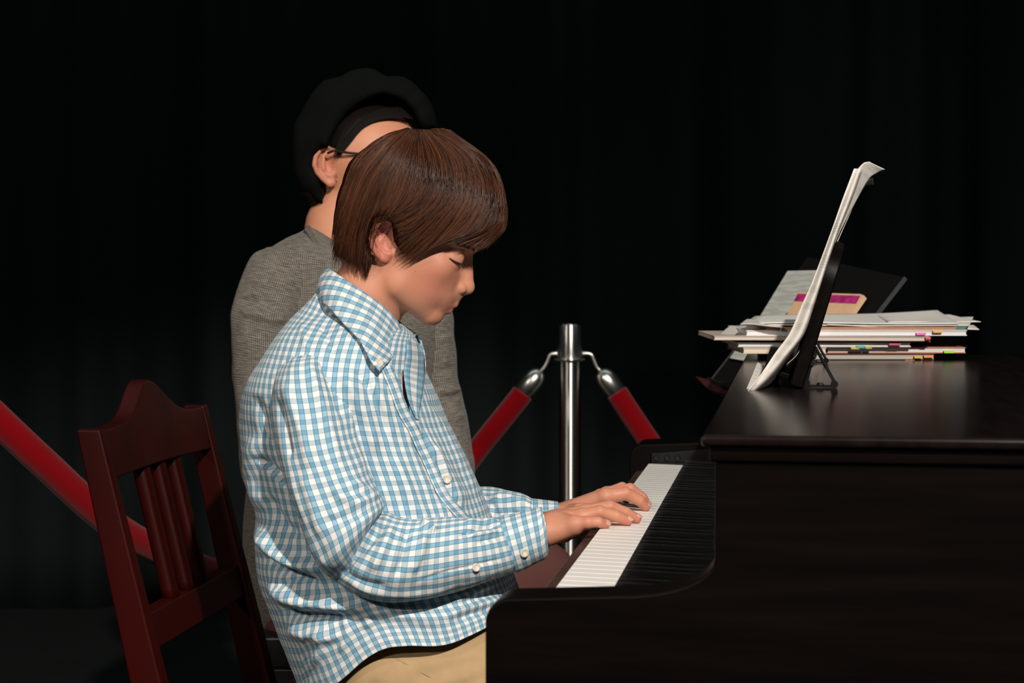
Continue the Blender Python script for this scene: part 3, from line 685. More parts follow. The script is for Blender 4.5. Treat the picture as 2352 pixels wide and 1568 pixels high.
# ============================================================ tilted black stand with papers beyond the piano
def blackstand():
    h1 = RGT * 0.5 - FH * 0.866; Dl = 3.12
    bl = P(1634, 872, Dl); tl_ = P(1856, 590, Dl + 0.04)
    up = tl_ - bl; up /= np.linalg.norm(up); h1 = h1 - up * (h1 @ up); h1 /= np.linalg.norm(h1); nrm = np.cross(h1, up); nrm /= np.linalg.norm(nrm)
    if nrm @ FWD > 0: nrm = -nrm
    r1 = P(2078, 575, Dl - 0.22)
    Wd = 0.34; Hh = np.linalg.norm(tl_ - bl)
    # right edge as photographed: find width so the top right corner lands near x=2078
    for w in np.linspace(0.1, 0.5, 200):
        x, y, D = proj((bl + up * Hh + h1 * w)[None])
        if x[0] >= 2078: Wd = w; break
    print('stand', Wd, Hh, proj((bl + up * Hh + h1 * Wd)[None]), proj((bl + h1 * Wd)[None]))
    e = empty('music_stand', (bl[0] + h1[0] * Wd / 2, bl[1] + h1[1] * Wd / 2, 0), 'black tilted music stand with thin silver side rims behind the pile of books', 'music stand')
    def pt(a, b, c=0.0): return bl + h1 * a + up * b + nrm * c
    def bar(a0, a1, b0, b1, c0, c1): return [pt(a0, b0, c0), pt(a1, b0, c0), pt(a1, b0, c1), pt(a0, b0, c1), pt(a0, b1, c0), pt(a1, b1, c0), pt(a1, b1, c1), pt(a0, b1, c1)]
    m = MB(); m.hexa(bar(0, Wd, 0, Hh, -0.004, 0)); m.build('desk', mat('matte_black', (0.004, 0.004, 0.004), 0.9, spec=0.1), e)
    rim = mat('grey_rim', (0.10, 0.105, 0.11), 0.4, metal=0.5)
    for a in (0, Wd): m = MB(); m.hexa(bar(a - 0.0008, a + 0.0008, 0, Hh * (0.84 if a == 0 else 1), -0.005, 0.002)); m.build('rim', rim, e)
    m = MB(); m.hexa(bar(0, Wd, -0.004, 0.0, -0.004, 0.008)); m.build('ledge', M['bench'], e)
    cpt = pt(Wd / 2, Hh * 0.3, -0.012); m = MB(); m.tube([cpt, (cpt[0], cpt[1], cpt[2] - 0.06), (cpt[0], cpt[1], 0.03)], 0.009, 12); m.build('pole', M['black_metal'], e)
    m = MB()
    for k in range(3):
        t = k * 2.094; m.tube([(cpt[0], cpt[1], 0.12), (cpt[0] + 0.24 * math.cos(t), cpt[1] + 0.24 * math.sin(t), 0.01)], 0.007, 8)
    m.build('tripod', M['black_metal'], e)
    def find(px, py, c=0.004):   # point of the desk plane seen at a pixel
        d = FWD + RGT * ((px - 1176) / F_) + UPV * ((784 - py) / F_); t = ((pt(0, 0, c) - CAM) @ nrm) / (d @ nrm); return CAM + d * t
    def flat(poly, c, th, m_, name, label, cat):
        V = [find(x, y, c) for x, y in poly]; n = len(V); mm = MB(); mm.prism(V, nrm * 0, -nrm * th)
        o = mm.build(name, m_, None); cc = Vector(V[0]); o.data.transform(Matrix.Translation(-cc)); o.location = cc
        return tag(o, label, cat)
    pm, nt, b = newmat('grey_page'); tc = nt.nodes.new('ShaderNodeTexCoord'); mp = nt.nodes.new('ShaderNodeMapping'); mp.inputs['Scale'].default_value = (20, 20, 230)
    n = nt.nodes.new('ShaderNodeTexNoise'); n.inputs['Scale'].default_value = 1; nt.links.new(tc.outputs['Object'], mp.inputs[0]); nt.links.new(mp.outputs[0], n.inputs['Vector'])
    r = nt.nodes.new('ShaderNodeValToRGB'); r.color_ramp.elements[0].position = 0.45; r.color_ramp.elements[0].color = (0.40, 0.41, 0.38, 1); r.color_ramp.elements[1].position = 0.58; r.color_ramp.elements[1].color = (0.52, 0.53, 0.49, 1)
    nt.links.new(n.outputs[0], r.inputs[0]); nt.links.new(r.outputs[0], b.inputs['Base Color']); b.inputs['Roughness'].default_value = 0.9
    flat([(1676, 822), (1714, 829), (1790, 735), (1900, 620), (1809, 622), (1742, 732)], 0.0055, 0.001, pm, 'printed_page', 'grey printed page standing on the tilted stand behind the sheets', 'sheet of paper')
    e2 = flat([(1800, 735), (1954, 722), (1984, 678), (1976, 675), (1836, 671)], 0.014, 0.008, mat('peach_card', (0.74, 0.47, 0.28), 0.7, noise=0.1, nscale=30), 'peach_book', 'peach-coloured paperback with a smudged magenta band leaning on the tilted stand', 'book')
    V = [find(x, y, 0.0145) for x, y in ((1824, 691), (1966, 697), (1976, 679), (1832, 674))]
    mm = MB(); mm.prism(V, nrm * 0, -nrm * 0.0004); bd = mm.build('magenta_band', mat('magenta_band', (0.42, 0.015, 0.16), 0.7, noise=0.6, nscale=70), e2); 
    # red folder under the ledge
    flat([(1597, 864), (1640, 874), (1690, 884), (1672, 905), (1650, 902), (1625, 892)], -0.02, 0.012, mat('dark_red_matte', (0.05, 0.002, 0.004), 0.7), 'red_piece', 'dark red folder just under the tilted stand beside the piano', 'piece')  # flat stand-in for an unclear red thing, guessed to be a seat back
blackstand()

# ============================================================ rope barrier
def stanchion():
    D = 4.0; top = P(1309, 745, D); x, y = top[0], top[1]; zt = top[2]; r = 0.0240
    e = empty('stanchion', (x, y, 0), 'brushed steel barrier post standing behind the keyboard with two red ropes hooked on', 'barrier post')
    m = MB(); m.lathe([(0, 0.02), (r, 0.02), (r, zt - 0.075), (0, zt - 0.075)], (x, y, 0), n=40); m.build('post', M['steel'], e, smooth=False).modifiers.new('e', 'EDGE_SPLIT').split_angle = 0.6
    m = MB(); m.lathe([(0, zt - 0.072), (r + .001, zt - 0.072), (0.0285, zt - 0.066), (0.0285, zt - 0.003), (0.0265, zt), (0, zt)], (x, y, 0), n=40); m.build('cap', M['steel'], e).modifiers.new('e', 'EDGE_SPLIT').split_angle = 0.6
    m = MB(); m.lathe([(r, zt - 0.076), (0.035, zt - 0.076), (0.035, zt - 0.072), (r, zt - 0.072)], (x, y, 0), n=40); m.build('ring', M['steel'], e)
    m = MB(); m.lathe([(0, 0), (0.16, 0), (0.16, 0.012), (0.14, 0.02), (0.03, 0.035), (0, 0.036)], (x, y, 0), n=48); m.build('base', M['steel'], e)
    for o in e.children:
        for p in o.data.polygons: p.use_smooth = True
    return D
DS = stanchion()
def rope(pts, rad, ferr, label, end_far=None):
    C_ = [P(*p) for p in pts]; c = cr(C_, np.linspace(0, len(C_) - 1, 60)); e = empty('velvet_rope', (c[0][0], c[0][1], 0), label, 'rope')
    m = MB(); m.tube(c, rad, 18); m.build('rope', M['velvet'], e, smooth=True)
    a, b, hk = [P(*p) for p in ferr]; u = (b - a) / np.linalg.norm(b - a); L = np.linalg.norm(b - a)
    m = MB(); m.lathe([(0, 0), (rad * 0.90, 0), (rad * 0.93, L * 0.66), (rad * 0.86, L * 0.80), (rad * 0.66, L * 0.92), (rad * 0.3, L), (0, L)], a, u, 24); f = m.build('ferrule', M['steel2'], e, smooth=True)
    ring = P(1309 + (28 if hk[0] > P(1309, 820, DS)[0] else -28), 818, DS)
    mid = (hk + ring) / 2 + ZV * 0.016 + (hk - ring) * 0.25
    k = cr([a + u * L, (a + u * L + hk) / 2 , hk + ZV * 0.008 , mid, ring + ZV * 0.006, ring], np.linspace(0, 5, 30))
    m = MB(); m.tube(k, 0.0042, 10); m.build('hook', M['steel2'], e, smooth=True); return e
rope([(1200, 903, DS), (1186, 922, DS), (1135, 985, DS), (1085, 1048, DS), (1000, 1160, DS - .1), (860, 1290, DS - .3), (700, 1352, DS - .5), (560, 1332, DS - .7), (430, 1292, DS - .85), (270, 1212, DS - 1.0), (100, 1062, DS - 1.1), (-40, 930, DS - 1.15)], 0.0235,
     [(1187, 920, DS), (1243, 850, DS), (1258, 836, DS)], 'long red velvet rope sagging left from the post and passing behind the chair')
rope([(1417, 902, DS), (1430, 922, DS), (1465, 975, DS), (1510, 1040, DS), (1580, 1130, DS), (1680, 1210, DS), (1800, 1240, DS)], 0.0235,
     [(1430, 920, DS), (1378, 850, DS), (1364, 835, DS)], 'red velvet rope dropping right from the post behind the piano')

# ============================================================ mahogany chair the boy sits on
def chair():
    fh = FH; D1, D2 = 2.12, 2.50
    zt = 0.835
    A = RGT * ((205 - 1176) / F_ * D1) + fh * D1; B = RGT * ((447 - 1176) / F_ * D2) + fh * D2
    w = B - A; Wd = np.linalg.norm(w); w /= Wd; f = np.array([w[1], -w[0], 0.0])
    if f @ RGT < 0: f = -f
    print('chair width', Wd, 'f', f)
    rk = 0.235                                  # backward rake of the back (per metre)
    zs = 0.45
    org = A + f * (rk * (zt - zs))
    e = empty('dining_chair', (org + w * Wd / 2 + f * 0.2) * np.array([1, 1, 0]), 'dark red mahogany chair with a humped top rail and three slats under the boy', 'chair')
    def pt(a, z, d=0.0): return org + w * a + f * (d - rk * max(z - zs, -0.0) + (0.10 * (zs - z) * -1 if z < zs else 0)) + ZV * z
    tw, td = 0.030, 0.040
    for a in (0, Wd):
        m = MB(); n = 14; V = []; za = np.linspace(0, zt - (0.0 if a == 0 else 0.0), n)
        for z in za:
            k = 1 - 0.28 * max(0, (z - zs) / (zt - zs))
            wt = tw * (0.62 + 0.38 * min(1, max(0, (zt - z) / 0.38)))
            for sa, sd in ((-1, -1), (1, -1), (1, 1), (-1, 1)): V.append(pt(a, z, 0) + w * sa * wt / 2 + f * sd * td * k / 2)
        Fc = [(4 * i + k, 4 * i + (k + 1) % 4, 4 * i + 4 + (k + 1) % 4, 4 * i + 4 + k) for i in range(n - 1) for k in range(4)] + [(3, 2, 1, 0), (4 * n - 4, 4 * n - 3, 4 * n - 2, 4 * n - 1)]
        m.add(V, Fc); m.build('back_post', M['mahog'], e, bevel=0.003)
    # crest rail with a raised hump
    n = 40; V = []
    for i in range(n + 1):
        s = i / n; a = -0.004 + (Wd + 0.008) * s; hump = 0.045 * math.exp(-((s - 0.5) / 0.17) ** 2) ; zt_ = zt + hump - 0.004 * abs(s - .5)
        if s < 0.02 or s > 0.98: zt_ -= 0.006
        zb_ = zt - 0.058 + 0.003 * math.sin(s * math.pi)
        for z, d in ((zb_, -0.0095), (zb_, 0.0125), (zt_, 0.0125), (zt_, -0.0095)): V.append(pt(a, z, d))
    Fc = [(4 * i + k, 4 * i + (k + 1) % 4, 4 * i + 4 + (k + 1) % 4, 4 * i + 4 + k) for i in range(n) for k in range(4)] + [(3, 2, 1, 0), (4 * n, 4 * n + 1, 4 * n + 2, 4 * n + 3)]
    m = MB(); m.add(V, Fc); m.build('crest_rail', M['mahog'], e, bevel=0.003)
    zr = 0.582
    m = MB(); m.hexa([pt(0, zr, -0.010), pt(Wd, zr, -0.010), pt(Wd, zr, 0.012), pt(0, zr, 0.012), pt(0, zr + 0.04, -0.010), pt(Wd, zr + 0.04, -0.010), pt(Wd, zr + 0.04, 0.012), pt(0, zr + 0.04, 0.012)]); m.build('lower_rail', M['mahog'], e, bevel=0.002)
    for k in (-1, 0, 1):
        a = Wd * 0.49 + k * 0.058; n = 12; V = []
        for i in range(n + 1):
            z = zr + 0.036 + (zt - 0.045 - zr - 0.036) * i / n
            for t in range(12):
                th = 2 * math.pi * t / 12; sa = math.cos(th); sd = math.sin(th); q_ = 0.6
                V.append(pt(a + 0.0125 * np.sign(sa) * abs(sa) ** q_, z, 0.009 * np.sign(sd) * abs(sd) ** q_))
        m = MB(); m.add(V, [(12 * i + k2, 12 * i + (k2 + 1) % 12, 12 * i + 12 + (k2 + 1) % 12, 12 * i + 12 + k2) for i in range(n) for k2 in range(12)] + [tuple(range(12))[::-1], tuple(12 * n + t for t in range(12))]); m.build('slat', M['mahog'], e, smooth=True)
    # seat frame and cushion
    def sp(a, d, z): return org + w * a + f * d + ZV * z
    Sd = 0.41
    m = MB(); m.hexa([sp(-0.01, 0.0, 0.405), sp(-0.03, Sd, 0.405), sp(Wd + 0.03, Sd, 0.405), sp(Wd + 0.01, 0, 0.405), sp(-0.01, 0.0, 0.452), sp(-0.03, Sd, 0.452), sp(Wd + 0.03, Sd, 0.452), sp(Wd + 0.01, 0, 0.452)]); m.build('seat_frame', M['mahog'], e, bevel=0.004)
    n = 24; V = []
    for i in range(n + 1):
        for j in range(n + 1):
            s, t = i / n * 2 - 1, j / n * 2 - 1; k = (1 - abs(s) ** 5) * (1 - abs(t) ** 5); V.append(sp(Wd / 2 + s * (Wd / 2 + 0.012), 0.035 + (t + 1) / 2 * (Sd - 0.03), 0.452 + 0.050 * max(0, k) ** 0.5))
    Fc = [(i * (n + 1) + j, (i + 1) * (n + 1) + j, (i + 1) * (n + 1) + j + 1, i * (n + 1) + j + 1) for i in range(n) for j in range(n)]
    m = MB(); m.add(V, Fc); m.build('seat_cushion', M['cushion'], e, smooth=True)
    for a in (0.0, Wd):
        m = MB(); m.hexa([sp(a - 0.016, Sd - 0.04, 0), sp(a + 0.016, Sd - 0.04, 0), sp(a + 0.016, Sd - 0.008, 0), sp(a - 0.016, Sd - 0.008, 0), sp(a - 0.02, Sd - 0.05, 0.41), sp(a + 0.02, Sd - 0.05, 0.41), sp(a + 0.02, Sd - 0.005, 0.41), sp(a - 0.02, Sd - 0.005, 0.41)]); m.build('front_leg', M['mahog'], e, bevel=0.003)
        m = MB(); m.hexa([sp(a - 0.009, 0.02, 0.16), sp(a + 0.009, 0.02, 0.16), sp(a + 0.009, Sd - 0.03, 0.16), sp(a - 0.009, Sd - 0.03, 0.16), sp(a - 0.009, 0.02, 0.19), sp(a + 0.009, 0.02, 0.19), sp(a + 0.009, Sd - 0.03, 0.19), sp(a - 0.009, Sd - 0.03, 0.19)]); m.build('stretcher', M['mahog'], e, bevel=0.002)
chair()

def bench():
    a = -0.40; e = empty('piano_bench', RGT * -0.12 + FH * 2.9, 'black padded bench behind the mahogany chair, mostly hidden under the seated woman', 'bench')
    R = np.stack([RGT, FH, ZV], 1)
    m = MB(); m.box(-0.40, 0.16, 2.72, 3.05, 0.43, 0.482, R); m.build('seat_pad', M['bench'], e, bevel=0.008)
    m = MB(); m.box(-0.39, 0.15, 2.73, 3.04, 0.37, 0.43, R); m.build('seat_frame', M['bench'], e, bevel=0.003)
    for x in (-0.37, 0.13):
        for y in (2.75, 3.02): m = MB(); m.box(x - 0.02, x + 0.02, y - 0.02, y + 0.02, 0, 0.37, R); m.build('leg', M['bench'], e, bevel=0.003)
bench()
# ============================================================ the boy
FU = (0.906, 0.423); UU = (0.423, -0.906)     # forward / up of the bowed head in the picture plane (y down)
BOY = FW((860, 1500, 0)) * np.array([1, 1, 0])
boy = empty('person', BOY, 'boy in a blue and white checked shirt, playing the piano with bowed head', 'person')

def f_head(p0):
    p = sym(p0)
    d = ell(p, (961, 463, 0), FU, UU, 157, 142, 134)
    d = smin(d, ell(p, (958, 600, 0), FU, UU, 96, 108, 104), 40)
    d = smin(d, sph(p, (900, 575, 40), 56), 30)                               # ramus / behind the jaw
    jaw = rc(p, (915, 655, 66), (985, 716, 16), 34, 27)
    d = smin(d, jaw, 28)
    d = smin(d, ell(p, (988, 652, 38), FU, UU, 42, 52, 42), 34)              # cheek
    d = smin(d, sph(p, (1014, 612, 66), 30), 30)                              # cheekbone
    d = smin(d, ell(p, (1010, 684, 0), FU, UU, 36, 42, 40), 16)               # muzzle
    d = smin(d, ell(p, (991, 722, 0), FU, UU, 26, 24, 30), 14)                # chin
    d = smin(d, rc(p, (1020, 628, 30), (1012, 668, 26), 32, 30), 22)          # cheek runs on to the nose
    d = smin(d, rc(p, (1047, 676, 0), (1043, 692, 0), 10, 10), 9)
    d = smin(d, sph(p, (1086, 549, 0), 24), 26)
    d = smin(d, rc(p, (1082, 562, 18), (1058, 552, 78), 18, 20), 18)          # brow
    d = smax(d, -sph(p, (1103, 606, 74), 28), 24)                             # orbit
    d = smin(d, sph(p, (1043, 593, 59), 24.5), 14)                             # lidded eyeball
    d = smax(d, -rc(p, (1072, 577, 54), (1058, 574, 84), 1.0, 0.6), 4.0)      # lid fold
    d = smin(d, rc(p, (1070, 594, 0), (1071, 650, 0), 16, 17), 14)            # nose bridge
    d = smin(d, rc(p, (1040, 606, 0), (1042, 658, 0), 26, 30), 16)
    d = smin(d, sph(p, (1074.5, 660.5, 0), 15.5), 8)                          # tip
    d = smin(d, ell(p, (1057, 662, 20), FU, UU, 15, 12, 10.5), 6)             # wing
    d = smax(d, -ell(p, (1066.5, 676, 9.5), FU, UU, 7, 4, 4.5), 3)            # nostril
    d = smin(d, rc(p, (1042.5, 699, 0), (1012, 704, 27), 8.6, 3.2), 7)        # upper lip
    d = smin(d, rc(p, (1031, 712, 0), (1008, 712, 24), 8.5, 3.5), 7)      # lower lip
    d = smax(d, -rc(p, (1047, 706.5, 0), (1010, 708, 26), 1.0, 0.4), 2.5)     # mouth line
    # neck
    d = smin(d, rc(p, (897, 590, 0), (845, 682, 0), 80, 84), 20)
    d = smin(d, rc(p, (845, 682, 0), (800, 775, 0), 84, 92), 25)
    # ear
    e = None
    H = [(911, 522, 100), (902, 509, 106), (884, 505, 113), (868, 513, 120), (857, 529, 123), (853, 548, 122), (856, 567, 116), (866, 583, 108), (877, 594, 101)]
    for a, b in zip(H[:-1], H[1:]):
        c = rc(p, q(*a), q(*b), 6.3, 6.3); e = c if e is None else np.minimum(e, c)
    pl = smax(ell(p, q(884, 548, 100), (0.35, 0.94), (0.94, -0.35), 44, 29, 13), -ell(p, q(888, 549, 114), (0.3, 0.95), (0.95, -0.3), 34, 22, 20), 4)
    e = smin(e, pl, 5)
    e = smin(e, rc(p, q(884, 534, 96), q(874, 554, 97), 4.5, 5.5), 7); e = smin(e, rc(p, q(874, 554, 97), q(883, 577, 95), 5.5, 6.5), 7)
    e = smin(e, ell(p, q(884, 591, 99), (1, 0), (0, 1), 11, 13, 8), 6)
    e = smin(e, ell(p, q(904, 562, 98), (1, 0), (0, 1), 6, 10, 8), 5)
    e = smax(e, -sph(p, q(893, 561, 110), 9.5), 5)
    d = smin(d, e, 6)
    return d

# hands: joints as (pixel, pixel, depth); radius in half-millimetres
def hand_prims():
    R_ = dict(
        pinky=[((1320, 1203, 2.025), 16), ((1350, 1200, 2.020), 14), ((1374, 1199, 2.022), 12), ((1390, 1203, 2.028), 10.5)],
        ring=[((1336, 1187, 2.045), 17), ((1377, 1176, 2.043), 15), ((1414, 1185, 2.047), 13), ((1442, 1195, 2.052), 11)],
        middle=[((1345, 1178, 2.067), 17), ((1400, 1164, 2.068), 15), ((1436, 1177, 2.072), 13), ((1462, 1190, 2.075), 11)],
        index=[((1345, 1180, 2.092), 17), ((1398, 1170, 2.095), 14), ((1428, 1180, 2.10), 12.5), ((1448, 1188, 2.102), 11)],
        thumb=[((1292, 1222, 2.095), 20), ((1330, 1217, 2.115), 16), ((1352, 1210, 2.118), 13), ((1372, 1203, 2.12), 11)])
    L_ = dict(
        index=[((1392, 1141, 2.170), 18), ((1437, 1133, 2.172), 15.5), ((1469, 1149, 2.176), 13), ((1483, 1163, 2.180), 11)],
        middle=[((1402, 1137, 2.192), 18), ((1447, 1124, 2.196), 15), ((1474, 1142, 2.20), 12.5), ((1484, 1156, 2.203), 11)],
        ring=[((1394, 1136, 2.214), 17), ((1429, 1121, 2.218), 14.5), ((1454, 1136, 2.222), 12), ((1464, 1150, 2.224), 10.5)],
        pinky=[((1380, 1140, 2.234), 16), ((1408, 1130, 2.240), 13), ((1428, 1139, 2.242), 11), ((1440, 1146, 2.243), 10)],
        thumb=[((1335, 1178, 2.150), 20), ((1372, 1170, 2.140), 16), ((1398, 1170, 2.140), 13.5), ((1424, 1175, 2.145), 12)])
    return R_, L_
HR, HL = hand_prims()
def f_hand(p, Hd, wr, wr0, rW):
    d = None
    W1 = FP(*wr)
    for k, js in Hd.items():
        c = None
        for (a, ra), (b, rb) in zip(js[:-1], js[1:]):
            s = rc(p, FP(*a), FP(*b), ra, rb); c = s if c is None else smin(c, s, 2.5)
        if k != 'thumb':
            m_ = rc(p, W1 * 0.75 + FP(*js[0][0]) * 0.25 + 0, FP(*js[0][0]), rW * 0.92, js[0][1] + 1.5); c = smin(c, m_, 8)
            c = smin(c, sph(p, FP(*js[0][0]) + np.array([0, -2.5, 0]), js[0][1] - 0.5), 4)
        else:
            c = smin(c, rc(p, W1, FP(*js[0][0]), rW * 0.8, js[0][1] + 4), 8)
        d = c if d is None else smin(d, c, 4.0 if k != 'thumb' else 10)
    a0 = FP(*wr0)
    for o in (-24, 0, 24):
        d = smin(d, rc(p, a0 + np.array([0, 0, o * 1.2]), W1 + np.array([0, 0, o]), rW * 1.05, rW * 0.95), 12)
    return d
def f_right(p):
    d = f_hand(p, HR, (1272, 1207, 2.055), (1180, 1226, 2.045), 33)
    d = smin(d, rc(p, FP(1262, 1224, 2.035), FP(1318, 1210, 2.028), 27, 19), 14)      # little-finger side of the palm
    return d
def f_left(p): return f_hand(p, HL, (1300, 1182, 2.20), (1215, 1200, 2.20), 30)

def f_body(p):
    d = rc(p, (845, 690, 0), (790, 800, 0), 76, 92)
    d = smin(d, ell(p, (792, 905, 0), (1, 0.2), (0.2, -1), 150, 130, 262), 50)
    d = smin(d, ell(p, (815, 1080, 0), (1, 0), (0, 1), 150, 260, 245), 60)
    d = smin(d, ell(p, (880, 1510, 0), (1, 0), (0, 1), 145, 145, 225), 60)
    d = smin(d, rc(p, (893, 850, 165), (903, 935, 178), 62, 62), 40)
    for sD, el, w0 in ((2.02, (815, 1268, 2.0), (1180, 1226, 2.045)), (2.29, (905, 1215, 2.32), (1215, 1200, 2.20))):
        s0 = FP(735 if sD < 2.1 else 790, 880, sD)
        d = smin(d, rc(p, s0, FP(*el), 62, 50), 30); d = smin(d, rc(p, FP(*el), FP(*w0), 52, 36), 12)
    for D in (2.06, 2.24):
        d = smin(d, rc(p, FP(910, 1562, 2.15 + (D - 2.15) * .8), FP(1540, 1560, D), 104, 86), 30)
    return d
def f_trousers(p, grow=0):
    d = ell(p, (880, 1526, 0), (1, 0), (0, 1), 162, 146, 254)
    for D, Dh in ((2.05, 2.062), (2.25, 2.238)):
        kn = FP(1545, 1560, D); hp = FP(905, 1560, Dh)
        d = smin(d, rc(p, hp, kn, 134, 104), 40)
        ft = FP(1525, 0, D); fy = 784 + (1.014 - 0.07) / S0   # frame height of the ankle
        an = np.array([kn[0] - 10, 784 + (1.014 - 0.09) / S0 - 162, kn[2]])
        d = smin(d, rc(p, kn, an, 104, 84), 20)
    d = smax(d, (p[:, 1] - (784 + (1.014 - 0.06) / S0 - 162)), 6)
    x, y = p[:, 0], p[:, 1]
    # creases radiating from the hip
    w = 0
    for (ax, ay, bx, by, r, a) in ((985, 1500, 1100, 1470, 14, 7), (880, 1520, 1000, 1580, 13, 6), (1000, 1560, 1110, 1500, 12, 6), (780, 1540, 860, 1640, 18, 7)):
        dx, dy = bx - ax, by - ay; t = np.clip(((x - ax) * dx + (y - ay) * dy) / (dx * dx + dy * dy), 0, 1)
        w = w + a * np.exp(-((x - ax - t * dx) ** 2 + (y - ay - t * dy) ** 2) / r ** 2)
    return d + w * 0.8 * (p[:, 2] > 0)

def build_body():
    parts = []; cols = []
    V, Q = snets(f_head, (770, 290, -165), (1115, 775, 165), 2.6)
    cut = V[:, 0] * -0.5 + V[:, 1] * 0.867                                 # plane across the neck, hidden in the collar
    keepv = cut < (-0.5 * 812 + 0.867 * 752)
    kq = keepv[Q].all(1); Q = Q[kq]
    a = np.zeros(len(V)); A = np.abs(V[:, 2])
    def blob(c, r, s=1.0, side=None):
        d = np.linalg.norm((np.stack([V[:, 0], V[:, 1], A], 1) if side is None else V) - np.array(c, float), axis=1); return s * np.clip(1.35 - d / r, 0, 1)
    lips = np.zeros(len(V))
    for t in np.linspace(0, 1, 9):
        lips = np.maximum(lips, blob((1047 - 32 * t, 700 + 6 * t, 31 * t), 9.0 - 4.5 * t)); lips = np.maximum(lips, blob((1037 - 24 * t, 713 - 0.5 * t, 27 * t), 8.5 - 4 * t))
    a = np.maximum(a, np.clip(lips * 1.2, 0, 0.55))
    for c in ((1010, 587), (953.5, 622.5), (991, 611.5), (1004, 606)):
        d = np.hypot(V[:, 0] - q(c[0], c[1], 100)[0], V[:, 1] - q(c[0], c[1], 100)[1]); a = np.where(V[:, 2] > 20, np.maximum(a, np.clip(1.6 - d / 1.3, 0, 1) * (1.0 if c[0] in (1010, 953.5) else 0.4)), a)
    a = np.maximum(a, 0.28 * np.clip(1.3 - np.linalg.norm(np.stack([V[:, 0], V[:, 1], A], 1) - np.array((1005, 655, 85)), axis=1) / 55, 0, 1))
    ear = (A > 92) & (np.hypot(V[:, 0] - 873, V[:, 1] - 552) < 60) & (V[:, 0] < 908); a = np.where(ear, np.maximum(a, 0.5), a)
    parts.append((V, Q, a))
    for fn, lo, hi, tips in ((f_right, (1170, 1120, 20), (1470, 1280, 330), HR), (f_left, (1200, 1080, -260), (1510, 1260, 60), HL)):
        V, Q = snets(fn, lo, hi, 2.2); a = np.zeros(len(V))
        for k, js in tips.items():
            t = FP(*js[3][0]); a = np.maximum(a, 0.42 * np.clip(1.4 - np.linalg.norm(V - t, axis=1) / 20, 0, 1))
            for j in (0, 1): a = np.maximum(a, 0.22 * np.clip(1.3 - np.linalg.norm(V - FP(*js[j][0]), axis=1) / 20, 0, 1))
        parts.append((V, Q, a))
    V, Q = snets(f_body, (560, 640, -460), (1700, 1700, 460), 9.0)
    parts.append((V, Q, np.zeros(len(V))))
    vs, qs, at = [], [], []; n = 0
    for V, Q, a in parts: vs.append(FW(V)); qs.append(Q + n); at.append(a); n += len(V)
    return meshobj('body', np.concatenate(vs), np.concatenate(qs), M['skin'], boy, attr=np.concatenate(at))
body = build_body()
bm = bmesh.new(); bm.from_mesh(body.data); bmesh.ops.delete(bm, geom=[v for v in bm.verts if not v.link_faces], context='VERTS'); bm.to_mesh(body.data); bm.free()

def snet_obj(name, f, lo, hi, h, m, parent):
    V, Q = snets(f, lo, hi, h); return meshobj(name, FW(V), Q, m, parent)
trs = snet_obj('trousers', f_trousers, (620, 1280, -480), (1720, 2700, 480), 8.0, M['khaki'], boy)
# pocket seam as a raised welt
def on_surf(f, px, py, D0_, D1_, off=0.0):
    Ds = np.linspace(D0_, D1_, 2000); pts = np.array([FP(px, py, D) for D in Ds]); v = f(pts); i = np.argmax(v < 0)
    if v[i] >= 0: i = len(Ds) // 2
    return pts[i] + np.array([0, 0, off])
m = MB(); m.tube([FW(on_surf(f_trousers, x, y, 1.8, 2.3, 0.3)) for x, y in ((878, 1497), (930, 1522), (985, 1552), (1040, 1585))], 0.0011, 6); m.build('pocket_seam', M['khaki'], trs, smooth=True)
# shoes
for D in (2.05, 2.25):
    c = FP(1545, 1560, D); zf = 784 + 1.014 / S0 - 162
    def fs(p, c=c): 
        d = rc(p, (c[0] - 20, zf - 60, c[2]), (c[0] + 250, zf - 45, c[2]), 62, 52); d = smin(d, rc(p, (c[0] - 10, zf - 90, c[2]), (c[0] - 10, zf - 180, c[2]), 66, 66), 40)
        return smax(d, p[:, 1] - (zf + 0), 4)
    snet_obj('shoe', fs, (c[0] - 120, zf - 270, c[2] - 90), (c[0] + 340, zf + 20, c[2] + 90), 8.0, M['shoe'], boy)

